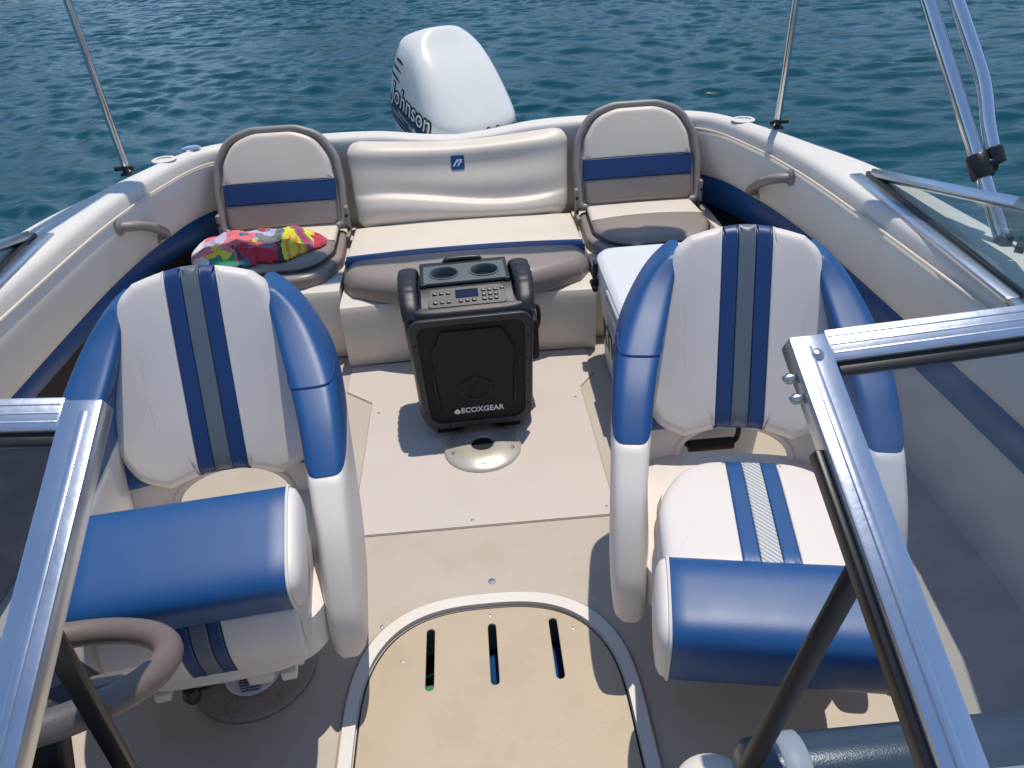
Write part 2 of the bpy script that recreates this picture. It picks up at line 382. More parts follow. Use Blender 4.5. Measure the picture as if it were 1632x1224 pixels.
mk('deck_cap', *deck(), M['gel'], boat, 50)
# coaming panels with piping, blue strip and carpet lining on either side
def side_frames(side):
    I, O = U(side); out = []
    for k in range(NS):
        d = (O[k]-I[k]).normalized(); out.append((I[k], d, ztop(k)))
    return out
def strip(side, k0, k1, prof, endround=0, nsub=1):
    fr = side_frames(side)[k0:k1+1]; secs = []
    for q, (p, d, z) in enumerate(fr):
        secs.append([Vector((p.x+d.x*a, p.y+d.y*a, z+b)) for a, b in prof(q/(k1-k0), z)])
    return loft(secs, cap=True, closed=True)
def coaming(f, z):
    e = min(1, (1-f)/.055); sq = math.sqrt(max(0, 1-(1-e)**2)) if e < 1 else 1
    zt, zb = -.042-.05*(1-sq), -.265+.015*f+.07*(1-sq); pf = .022*(.35+.65*sq); out = []
    n = 12
    for k in range(n+1):
        t = k/n; b = 1-abs(2*t-1)**5
        out.append((.004+.030*t-pf*b, zt+(zb-zt)*t))
    out += [(.06, zb), (.05, zt)]
    return out
K0, K1 = 6, 84
for s in (1, -1):
    c = mk('coaming_panel', *strip(s, K0, K1, coaming), M['coaming'], boat, 60)
    fr = side_frames(s)[K0:K1-2]
    mk('piping', *tube([Vector((p.x-d.x*.010, p.y-d.y*.010, z-.047)) for p, d, z in fr], .0045, 8), M['cream'], c)
    mk('side_strip', *strip(s, K0, K1+6, lambda f, z, q=(0 if s > 0 else .042): [(.030,-.24),(.022,-.262),(.024,-.285),(.034,-.345-.03*f+q*(1-f**3)),(.05,-.36-.03*f+q*(1-f**3)),(.09,-.36-.03*f+q*(1-f**3)),(.09,-.24)]), M['blue'], boat, 60)
    ks = 34 if s > 0 else K0
    if s > 0: mk('side_moulding', *strip(s, K0, 34, lambda f, z: [(.052,-.30),(.070,-.45),(.080,-.69),(.12,-.69),(.12,-.30)]), M['gel'], boat, 60)
    mk('carpet_lining', *strip(s, ks, K1+14, lambda f, z: [(.052,-.30),(.075,-.45),(.085,-.69),(.12,-.69),(.12,-.30)]), M['carpet'], boat, 60)
    # grab handle
    hx = 1.125*s
    path = spline([(1.15*s,2.80,.455),(1.10*s,2.785,.462),(1.082*s,2.75,.485),(1.08*s,2.66,.535),(1.085*s,2.58,.572),(1.10*s,2.545,.585),(1.15*s,2.53,.59)], 28)
    h = mk('grab_handle', *tube(path, .0165, 12), M['taupe_d'], boat)
    for yy, zz in ((2.80,.455),(2.53,.59)):
        mk('mount', *mv(revolve([(.0,0),(.028,0),(.028,.006),(.02,.012),(0,.012)], seg=20), Matrix.Translation((1.136*s,yy,zz)) @ Matrix.Rotation(rad(-90*s),4,'Y')), M['taupe_d'], h)
# cup-type fittings in the gunwale
for (x, y, open_) in ((-1.125,3.05,1),(-1.06,3.19,0),(1.125,3.03,1)):
    z0 = .664
    if open_:
        f = mk('rod_holder', *revolve([(.045,0),(.046,.004),(.040,.007),(.030,.006),(.029,-.006),(.0,-.006)], (x,y,z0), 28), M['gel'], boat)
        mk('socket', *revolve([(.028,0),(.028,.002),(0,.002)], (x,y,z0-.0055), 28), M['ink_and_shade'], f)  # dark disc painted in for the shade down the holder
    else:
        f = mk('filler_cap', *revolve([(.038,0),(.038,.006),(.03,.010),(.012,.011),(0,.011)], (x,y,z0), 28), M['chrome'], boat)
# ---- floor, hatches, ski locker
fl_out = rpoly([(-1.235,-.6),(1.235,-.6),(1.235,2.4),(1.05,3.1),(-1.05,3.1),(-1.235,2.4)], .02)
LK = lambda hw, yt, n=2.7: [Vector((hw,.40))] + [Vector((hw*abs(math.cos(t))**(2/n)*(1 if math.cos(t) >= 0 else -1), .98+(yt-.98)*math.sin(t)**(2/n))) for t in np.linspace(0.0001, math.pi-.0001, 48)] + [Vector((-hw,.40))]
floor = curve_mesh('cockpit_floor', [fl_out, LK(.288, 1.290)[::-1]], .03, 0, M['floor'], boat, lambda x, y, z: (x, y, z-.015))
hp = [(-.360,1.575),(.370,1.575),(.366,2.235),(.425,2.32),(.425,2.50),(-.455,2.50),(-.455,2.32),(-.360,2.235)]
curve_mesh('hatch_groove_shade', [rpoly(hp, [.03,.03,.01,.01,.0,.0,.01,.01])], .002, 0, M['groove'], floor, lambda x, y, z: (x, y, z+.0012))  # grey sheet stands in for the shaded groove round the hatch
hp2 = [(-.3575,1.5785),(.3675,1.5785),(.3635,2.236),(.4225,2.321),(.4225,2.4975),(-.4525,2.4975),(-.4525,2.321),(-.3575,2.236)]
hatch = curve_mesh('floor_hatch', [rpoly(hp2, [.028,.028,.01,.01,.0,.0,.01,.01])], .004, .001, M['hatch'], boat, lambda x, y, z: (x, y, z+.0028))
def screw(x, y, z, par, r=.006): mk('screw', *revolve([(r,0),(r*.9,.0012),(r*.4,.0016),(r*.3,.0004),(0,.0004)], (x,y,z), 14), M['steel'], par)
for x, y in ((-.335,1.61),(.345,1.61),(-.33,2.17),(.338,2.17),(-.03,1.60)): screw(x, y, .0046, hatch, .0045)
rim = curve_mesh('locker_rim', [LK(.318, 1.325), LK(.292, 1.296)[::-1]], .014, .003, M['gel'], boat, lambda x, y, z: (x, y, z+.0065))
curve_mesh('rim_seal', [LK(.3235, 1.331), LK(.3175, 1.3245)[::-1]], .005, 0, M['groove'], rim, lambda x, y, z: (x, y, z+.003))
def slot(x, y0, y1, hw=.0095): return rpoly([(x-hw,y0),(x+hw,y0),(x+hw,y1),(x-hw,y1)], hw*.98, 6)
lid = curve_mesh('locker_lid', [LK(.284, 1.2865)] + [slot(x, 1.072, 1.24)[::-1] for x in (-.138, .006, .150)], .008, .002, M['lid'], boat, lambda x, y, z: (x, y, z-.002))
for x, y in ((-.20,1.155),(.003,1.265),(.195,1.205)): screw(x, y, .0015, lid, .004)
for x, y in ((-.255,1.262),(.013,1.375),(.255,1.29)): screw(x, y, .0, floor, .005 if x != .013 else .010)
well = mk('locker_well', *join(rbox(.62,.95,.01,0,(0,.83,-.34)), rbox(.01,.95,.30,0,(-.305,.83,-.185)), rbox(.01,.95,.30,0,(.305,.83,-.185)), rbox(.60,.01,.30,0,(0,1.30,-.185)), rbox(.60,.01,.30,0,(0,.36,-.185))), M['base'], boat)
def lump(name, label, cat, loc, a, b, h, mm, seed):
    secs = []
    for k in range(10):
        t_ = k/9; r = math.sqrt(max(.02, 1-t_**5)); secs.append([Vector((p.x*(1+.12*noise.noise(Vector((p.x*9,p.y*9,t_*3+seed)))), p.y, p.z)) for p in sell(0,0,a*r,b*r,h*t_,2.6,32)])
    o = mk(name, *loft(secs), mm, None, 60); o.location = loc; o['label'] = label; o['category'] = cat
lump('stowed_bag', 'blue bag stowed under the slotted floor locker lid', 'bag', (.075,1.135,-.334), .15, .15, .285, M['blue'], 1)
lump('stowed_float', 'bright green float stowed under the left slot of the floor locker', 'float', (-.145,1.10,-.334), .055, .08, .275, M['t_green'], 5)
# ---- moulded seat bases at the stern
def wallbase(x0, x1, y0, bow, zt, n=16):
    secs = []
    for k in range(n+1):
        x = x0+(x1-x0)*k/n; u = 2*k/n-1; y = y0+bow*(1-u*u)
        secs.append([Vector((x,y,.0)),Vector((x,y-.012,.012)),Vector((x,y-.018,.05)),Vector((x,y-.02,zt-.03)),Vector((x,y-.008,zt-.008)),Vector((x,y+.02,zt)),Vector((x,3.215,zt)),Vector((x,3.215,0))])
    return loft(secs)
mk('bench_base', *wallbase(-.458,.458,2.50,.015,.255), M['base'], boat, 45)
for s in (1,-1):
    V, F = wallbase(.465*s, 1.04*s, 2.585, .0, .285); mk('corner_base', V, F, M['base'], boat, 45)
# ---- consoles at either side of the walk-through (mostly below the picture)
def console(s, xi):
    prof = [(-.55,.0),(.52,.0),(.56,.30),(.575,.38),(.57,.41),(.54,.45),(.42,.60),(.35,.70),(.30,.72),(-.55,.72)]
    secs = []
    for x, k in ((xi,.96),(xi+.015,.99),(xi+.05,1),(1.14,1)):
        secs.append([Vector((x*s, y if k == 1 else y-.02*(1-k)/.04, z*k)) for y, z in prof])
    return loft(secs)
mk('console', *console(1, .40), M['gel'], boat, 50)
mk('console', *console(-1, .46), M['gel'], boat, 50)

# ================================================================== stern bench
bench = thing('stern_bench', 'cream and taupe padded stern bench with blue stripe and curved moulded backrest', 'bench')
bo = [(-.445,3.05),(-.452,2.62)] + [Vector((-.452+.904*k/24, 2.585-.16*math.sin(math.pi*k/24)**.8)) for k in range(1,24)] + [(.452,2.62),(.445,3.05)]
bo = [Vector(p) for p in bo]
bmap = lambda u, v, h: (u, v, .258+h+.012*(1-(u/.45)**2)*(h > .03))
pad('seat_cushion', clip(bo,1,2.38,2.70), .078, .055, 0, bmap, M['taupe'], bench, rings=10, edges=8, L=.014, seam=(1,(2.70,)))
pad('seat_cushion', clip(bo,1,2.755,3.06), .077, .012, 0, bmap, M['cream'], bench, rings=8, L=.014, seam=(1,(2.755,)))
pad('stripe', clip(bo,1,2.702,2.753), .078, .010, 0, bmap, M['blue'], bench, rings=4, L=.014, seam=(1,(2.702,2.753)))
# backrest: one wide soft shell with a wavy fold
BS = {}
def brest():
    nu, nv = 72, 60; V = []
    for j in range(nv+1):
        for i in range(nu+1):
            a = 2*i/nu-1; b = j/nv
            q_ = max(0,(abs(2*b-1)-.72)/.28); hw = .452-.02*(1-b)-.055*(1-math.sqrt(max(0,1-q_*q_))); x = a*hw
            ztp = .628+.004*a*a-.012*math.cos(a*2.2)
            z = .325+(ztp-.325)*b; y = 3.065+.13*b
            e = max(0, 1-max(abs(a)**7, abs(2*b-1)**7)); ed = (1-abs(a)**8)*(1-abs(2*b-1)**9)
            crease = .33+.075*math.sin(a*2.6+.3)*(-1)
            puff = .045*ed
            dl = b-crease; g_ = (1-abs(a)**6); puff -= .016*math.exp(-(max(0,dl)/.16)**2)*g_*(1 if dl >= 0 else 0)
            if dl < 0: puff += g_*(.014*math.exp(-((dl+.16)/.12)**2)-.016*math.exp(-(dl/.035)**2))
            puff -= .012*math.exp(-((b-.68)/.16)**2)*(1-a**4)
            puff += .006*math.exp(-((b-.9)/.10)**2)
            V.append(Vector((x, y-puff*.92, z+puff*.25))); BS[(i,j)] = V[-1]
    idx = lambda i, j: j*(nu+1)+i
    F = [(idx(i,j),idx(i+1,j),idx(i+1,j+1),idx(i,j+1)) for j in range(nv) for i in range(nu)]
    off = len(V); V += [Vector((v.x, v.y*0+3.225-(1-min(1,(v.z-.3)/.3))*.04, v.z)) for v in V[:]]
    F += [tuple(off+q for q in f[::-1]) for f in F[:]]
    ring = [idx(i,0) for i in range(nu+1)]+[idx(nu,j) for j in range(1,nv+1)]+[idx(i,nv) for i in range(nu-1,-1,-1)]+[idx(0,j) for j in range(nv-1,0,-1)]
    F += [(ring[k], ring[k]+off, ring[(k+1)%len(ring)]+off, ring[(k+1)%len(ring)]) for k in range(len(ring))]
    return V, F
br = mk('backrest', *brest(), M['cream'], bench, 70)
# emblem on the backrest
def emap(x, y, z):
    tz = .553+y; col = sorted((BS[(36,j)].z, BS[(36,j)].y) for j in range(61)); yy = float(np.interp(tz, [c[0] for c in col], [c[1] for c in col]))
    return (x-.004, yy-.001-z, tz)
em = curve_mesh('emblem', [rpoly([(-.027,-.027),(.027,-.027),(.027,.027),(-.027,.027)], .006)], .004, .001, M['blue'], br, emap)
sh = lambda p: (p[0]+.25*p[1], p[1])
for lp in ([(-.018,-.014),(-.010,-.014),(-.004,.0),(.002,.0),(.002,.012),(-.006,.012)], [(.0,-.014),(.007,-.014),(.010,-.004),(.016,.0),(.016,.012),(.004,.012),(.004,.006),(.009,.004),(.004,-.003)]):
    curve_mesh('emblem_mark', [[sh(p) for p in lp]], .002, 0, M['white_ink'], em, lambda x, y, z: emap(x, y, z+.0028))

# ================================================================== jump seats
def jump_seat(s, label):
    t = thing('jump_seat', label, 'seat', (.724*s, 2.98, 0), 0, 'folding corner seats at the stern')
    # back: tilted plane, v along the slope
    def bm_(u, v, h):
        if h > .035: h += .016*max(0,1-(u/.22)**2)*max(0,1-((v-.2)/.22)**2)
        return (u, .085+v*.36-h*.93, .345+v*.93+h*.36)
    tomb = [(-.246,0),(.246,0),(.252,.16),(.240,.275),(.185,.362),(.09,.395),(-.09,.395),(-.185,.362),(-.240,.275),(-.252,.16)]
    outer = rpoly(tomb, [.02,.02,.1,.12,.12,.15,.15,.12,.12,.1])
    inn = rpoly([(x*.885, .012+y*.935) for x, y in tomb], [.02,.02,.1,.12,.12,.15,.15,.12,.12,.1])
    pad('back_shell', outer, .028, .014, .0, bm_, M['taupe_d'], t, back=.02)
    lip = [Vector(bm_(p.x*.985, p.y*.985+.003, .030)) for p in resample(outer, .015)]
    mk('edge_trim', *tube(lip, .0145, 12, closed=True), M['taupe_d'], t)
    pad('back_cushion', clip(inn,1,.19,.5), .050, .022, 0, bm_, M['cream'], t, rings=12, L=.012, edges=6, seam=(1,(.19,)))
    pad('stripe', clip(inn,1,.108,.188), .050, .010, 0, bm_, M['navy'], t, L=.012, rings=8, seam=(1,(.108,.188)))
    pad('lower_cushion', clip(inn,1,.0,.106), .048, .014, 0, bm_, M['taupe'], t, L=.012, rings=8, seam=(1,(.106,)))
    # seat
    so = rpoly([(-.245,.085),(-.255,-.20),(-.19,-.385),(.19,-.385),(.255,-.20),(.245,.085)], [.03,.12,.16,.16,.12,.03])
    if s < 0: front = -.19
    sp = lambda u, v, h: (u, v, .287+h)
    pad('seat_base', so, .045, .018, 0, sp, M['taupe'], t)
    i2 = rpoly([(-.215,.07),(-.225,-.19),(-.17,-.345),(.17,-.345),(.225,-.19),(.215,.07)], [.03,.12,.15,.15,.12,.03])
    sp2 = lambda u, v, h: (u, v, .328+h+(.014*max(0,1-(u/.23)**2)*max(0,1-((v+.14)/.22)**2) if h > .01 else 0))
    cut = -.115
    pad('seat_cushion', clip(i2,1,-.5,cut), .034, .024, 0, sp2, M['taupe'], t, rings=10, edges=6, L=.012, seam=(1,(cut,)))
    pad('seat_cushion', clip(i2,1,cut+.003,.1), .035, .014, 0, sp2, M['cream'], t, rings=10, L=.012, seam=(1,(cut+.003,)))
    loop = [Vector(sp2(p.x, p.y, .012)) for p in resample([q*1.0 for q in i2], .015)]
    mk('piping', *tube(loop, .006, 8, closed=True), M['black'], t)
    for q in (-1, 1):
        h = mk('hinge', *join(rbox(.016,.03,.12,.005,(q*.256,.065,.375)), rbox(.016,.09,.022,.005,(q*.256,.035,.325))), M['taupe_d'], t)
        for yy, zz in ((.062,.40),(.062,.345)):
            mk('bolt', *mv(revolve([(.007,0),(.006,.004),(0,.005)], seg=12), Matrix.Translation((q*.256,yy-.016,zz)) @ Matrix.Rotation(rad(90),4,'X')), M['black'], h)
    return t
jump_seat(-1, 'folding corner seat with taupe trim and blue stripe, colourful towel lying on it')
jump_seat(1, 'folding corner seat with taupe trim and blue stripe, behind the white cooler')

# ================================================================== helm chairs
def helm_chair(label, loc, rz, flipped):
    t = thing('helm_chair', label, 'chair', loc, rz, 'swivel bucket chairs in the cockpit')
    # pedestal
    d = mk('pedestal_plate', *revolve([(.135,0),(.135,.006),(.125,.012),(.06,.022),(.04,.03),(.0,.03)], (0,-.03,.001), 48), M['disc'], t)
    for a in range(0,360,60):
        mk('rivet', *revolve([(.014,0),(.013,.005),(0,.006)], (.108*math.cos(rad(a+10)),-.03+.108*math.sin(rad(a+10)),.0135), 14), M['disc'], d)
    lb = curve_mesh('warning_label', [arc(0,0,.062,180,360,24)+arc(0,0,.02,360,180,12)], .001, 0, M['white_ink'], d, lambda x, y, z: (x, y-.052, .0268-(max(.06,math.hypot(x,y-.022))-.06)*.154+z))
    for k in range(5):
        hw = .036-.004*abs(k-1.0); yy = -.024-.0065*k
        mk('print_line', *rbox(hw*1.6,.0032,.0006,0,(0,yy-.052,.0281-(math.hypot(0,yy-.022)-.06)*.154)), M['red_ink'] if k == 0 else M['blue_ink'], lb)
    mk('pedestal_post', *revolve([(.04,.02),(.036,.16),(.045,.175),(0,.175)], (0,-.03,0), 28), M['gel'], t)
    sl = mk('seat_slide', *join(rbox(.30,.34,.012,.004,(0,-.02,.186)), rbox(.03,.36,.022,.004,(-.12,-.03,.178)), rbox(.03,.36,.022,.004,(.12,-.03,.178)), rbox(.05,.05,.03,.006,(.06,-.17,.165))), M['gel'], t)
    mk('slide_lever', *join(tube([(.03,-.16,.165),(-.02,-.175,.16),(-.062,-.185,.155)], .005, 8), mv(revolve([(0,-.022),(.014,-.016),(.019,0),(.014,.016),(0,.022)], seg=16), Matrix.Translation((-.075,-.188,.152)))), M['black'], sl)
    # shell behind and beneath
    pan = [sell(0, .0, .20, .215, .20, 4), sell(0, .0, .222, .225, .215, 4), sell(0, .01, .225, .225, .30, 4), sell(0, .01, .20, .20, .315, 4)]
    mk('seat_pan', *loft(pan), M['cwhite'], t)
    shp = rpoly([(-.215,-.02),(.215,-.02),(.235,.20),(.21,.38),(.15,.56),(-.15,.56),(-.21,.38),(-.235,.20)], [.03,.03,.1,.1,.09,.09,.1,.1])
    hole = [Vector((.132*math.cos(a), .100+.064*math.sin(a))) for a in np.linspace(0, 2*math.pi, 40, endpoint=False)][::-1]
    slope = .30
    crv = lambda b: .180+.44*b
    shm = lambda x, y, z: (x, crv(max(0,y))-.55*x*x+z, .215+y)
    curve_mesh('back_shell', [shp, hole], .024, .006, M['cwhite'], t, shm)
    rp = [Vector(shm(p.x, p.y, -.006)) for p in hole]; mk('hole_trim', *tube(rp, .010, 10, closed=True), M['cwhite'], t)
    # back cushion pieces on the shell
    base_v = .160
    def bk(u, v, h):
        b = v+base_v; yy = crv(b)-.55*u*u-.012
        h = h+.012*max(0,1-(u/.19)**2)*max(0,1-((v-.2)/.24)**4)*(h > .03)
        ny = -.915; nz = .403
        return (u, yy+ny*h, .215+b+nz*h)
    out = [(-.235,.0),(-.250,.06),(-.240,.20),(-.195,.31),(-.155,.39),(.155,.39),(.195,.31),(.240,.20),(.250,.06),(.235,.0)]
    pad('back_surround', rpoly(out, [.02,.06,.1,.1,.06,.06,.1,.1,.06,.02]), .024, .012, 0, bk, M['blue'], t, rings=6)
    pan_o = [(-.120,-.012),(-.180,.02),(-.210,.085),(-.208,.16),(-.186,.25),(-.168,.325),(-.154,.375),(-.122,.404)]
    pan_o = [(p.x, p.y) for p in spline([(x, y, 0) for x, y in pan_o], 30)]
    poly = [Vector(p) for p in pan_o] + [Vector((-.122+.244*k/10, .404+.020*math.sin(math.pi*k/10))) for k in range(1,10)] + [Vector((-x, y)) for x, y in pan_o[::-1]] + [Vector((.115-.23*k/12, -.012+.022*math.sin(math.pi*k/12))) for k in range(1,12)]
    poly = rpoly(poly, [.006]*len(poly), 2)
    cuts = ((-.3,-.0535,'cwhite','back_cushion'),(-.053,-.0190,'navy','stripe'),(-.0185,.0185,'gstripe','stripe'),(.0190,.053,'navy','stripe'),(.0535,.3,'cwhite','back_cushion'))
    for a, b, mm, nm in cuts:
        pad(nm, clip(poly,0,a,b), .058, .020, 0, bk, M[mm], t, rings=10, edges=5, L=.012, seam=(0,(a,b)))
    # wings
    yf = [(.165,-.18),(.235,-.19),(.30,-.178),(.42,-.115),(.50,-.035),(.57,.055),(.63,.155),(.68,.24),(.72,.30),(.77,.355)]
    yr = [(.165,.14),(.30,.19),(.42,.245),(.55,.31),(.66,.375),(.73,.42),(.77,.44)]
    xi = [(.165,.202),(.30,.203),(.42,.208),(.50,.202),(.58,.192),(.66,.168),(.72,.150),(.77,.128)]
    xo = [(.165,.276),(.235,.282),(.30,.285),(.45,.286),(.55,.286),(.62,.276),(.68,.246),(.73,.208),(.77,.166)]
    def wing(q, z0, z1, n, tilt):
        secs = []
        for k in range(n+1):
            z = z0+(z1-z0)*k/n; f = 1
            e0 = min((z-z0)/.012, 1); R1 = .05 if z1 > .7 else .008; e1 = min((z1-z)/R1, 1); lo_ = .55 if z1 > .7 else .95; rq = lambda e, l: l+(1-l)*math.sqrt(max(0, 1-(1-e)**2)); f = min(rq(e0, .80 if z0 < .3 else .95), rq(e1, lo_))
            a, b = sm(xi,z), sm(xo,z); c, d_ = sm(yf,z), sm(yr,z)
            s = sell(q*(a+b)/2, (c+d_)/2, (b-a)/2*f, (d_-c)/2*(.97+.03*f), z, 4.4, 44)
            for p in s: p.z += tilt*(p.y-c)
            secs.append(s)
        return loft(secs)
    for q in (1,-1):
        mk('wing_bolster', *wing(q,.510,.760,34,-.0), M['blue'], t, 60)
        mk('wing_side', *wing(q,.165,.508,30,-.0), M['cwhite'], t, 60)
        pth = []
        for k in range(28):
            a = math.pi*(-1.0+1.0*k/27)*1.0
            pth.append(Vector((q*(sm(xi,.62)+sm(xo,.62))/2+(sm(xo,.62)-sm(xi,.62))/2*1.0*math.copysign(abs(math.cos(a))**(2/4.4),math.cos(a)), (sm(yf,.62)+sm(yr,.62))/2+(sm(yr,.62)-sm(yf,.62))/2*math.copysign(abs(math.sin(a))**(2/4.4),math.sin(a)), .62)))
        mk('seam', *tube(pth, .0028, 6), M['navy'], t)
    # seat
    yfr = -.225 if flipped else -.29
    mk('seat_base', *loft([sell(0,(yfr+.03)/2,.178,(.03-yfr)/2*.94,.235,5), sell(0,(yfr+.03)/2,.186,(.03-yfr)/2,.26,5), sell(0,(yfr+.03)/2,.190,(.03-yfr)/2,.36,5), sell(0,(yfr+.03)/2,.182,(.03-yfr)/2*.96,.392,5)]), M['cwhite'], t, 60)
    so = rpoly([(-.186,yfr+.01),(.186,yfr+.01),(.192,-.09),(.13,.03),(-.13,.03),(-.192,-.09)], [.01,.01,.2,.12,.12,.2])
    smap = lambda u, v, h: (u, v, .392+h+.014*max(0,1-(u/.19)**2)-.05*max(0,v+.05))
    for a, b, mm, nm in ((-.3,-.0505,'cwhite','seat_cushion'),(-.050,-.0190,'blue','stripe'),(-.0185,.0185,'gstripe' if flipped else 'mesh','stripe'),(.0190,.050,'blue','stripe'),(.0505,.3,'cwhite','seat_cushion')):
        pad(nm, clip(so,0,a,b), .040, .020, 0, smap, M[mm], t, rings=9, L=.012, seam=(0,(a,b)))
    if flipped:   # striped apron below the raised bolster
        fo = rpoly([(-.175,0),(.175,0),(.175,.14),(-.175,.14)], .02)
        fm = lambda u, v, h: (u, yfr+.012-h-.35*0*u*u-.015*math.sin(math.pi*v/.14), .245+v)
        for a, b, mm, nm in ((-.3,-.041,'cwhite','apron'),(-.040,-.0165,'navy','stripe'),(-.0155,.0155,'gstripe','stripe'),(.0165,.040,'navy','stripe'),(.041,.3,'cwhite','apron')):
            pad(nm, clip(fo,0,a,b), .018, .006, 0, fm, M[mm], t, rings=6, L=.012, seam=(0,(a,b)))
        cy, cz, hy, hz, tl = -.160, .470, .112, .058, rad(18)
    else:
        cy, cz, hy, hz, tl = -.335, .368, .094, .080, rad(9)
    def sec(x, k, grow=0):
        s = []
        for p in sell(0,0,(hy+grow)*k,(hz+grow)*k,0,3.7,56):
            yy, zz = p.x*math.cos(tl)-p.y*math.sin(tl), p.x*math.sin(tl)+p.y*math.cos(tl)
            s.append(Vector((x, cy+yy, cz+zz)))
        return s
    mk('bolster', *loft([sec(-.182,.97)]+[sec(-.178+.356*k/12,1) for k in range(13)]+[sec(.182,.97)]), M['blue'], t, 60)
    for q in (1,-1):
        e = mk('bolster_end', *loft([sec(q*.1822,.965), sec(q*.186,.975), sec(q*.194,.94), sec(q*.201,.82), sec(q*.205,.5), sec(q*.206,.1)]), M['cwhite'], t, 60)
        mk('piping', *tube(sec(q*.1825,1.0), .0030, 8, closed=True), M['cwhite'], e)
    uo = rpoly([(-.18,0),(.18,0),(.18,.05),(-.18,.05)], .01)
    yb = cy-hy*.62
    mk('bolster_underside', *rbox(.345,hy*1.3,.03,.012,(0,cy+.01,cz-hz-.006), rot=None), M['cwhite'], t)
    return t
helm_chair('white and blue bucket chair with its blue front bolster flipped up, behind the steering wheel', (-.535,1.20,0), rad(6), True)
helm_chair('white and blue bucket chair with bolster down and seat stripes showing, beside the cooler', (.565,1.20,0), rad(-11), False)

# ================================================================== table socket, motor, speaker, cooler, towel
ts = mk('table_base', *revolve([(.120,0),(.120,.006),(.114,.012),(.06,.020),(.045,.021),(.036,.020),(.034,.014),(0,.014)], (.012,1.925,.0050), 56), M['disc_l'], boat)
mk('socket_shade', *revolve([(.0335,0),(.033,.002),(0,.002)], (.012,1.925,.0197), 32), M['ink_and_shade'], ts)  # solid dark disc stands for the shade inside the hole
for a in (20,92,164,236,308): screw(.012+.094*math.cos(rad(a-180)), 1.925+.094*math.sin(rad(a-180)), .0190, ts, .008)

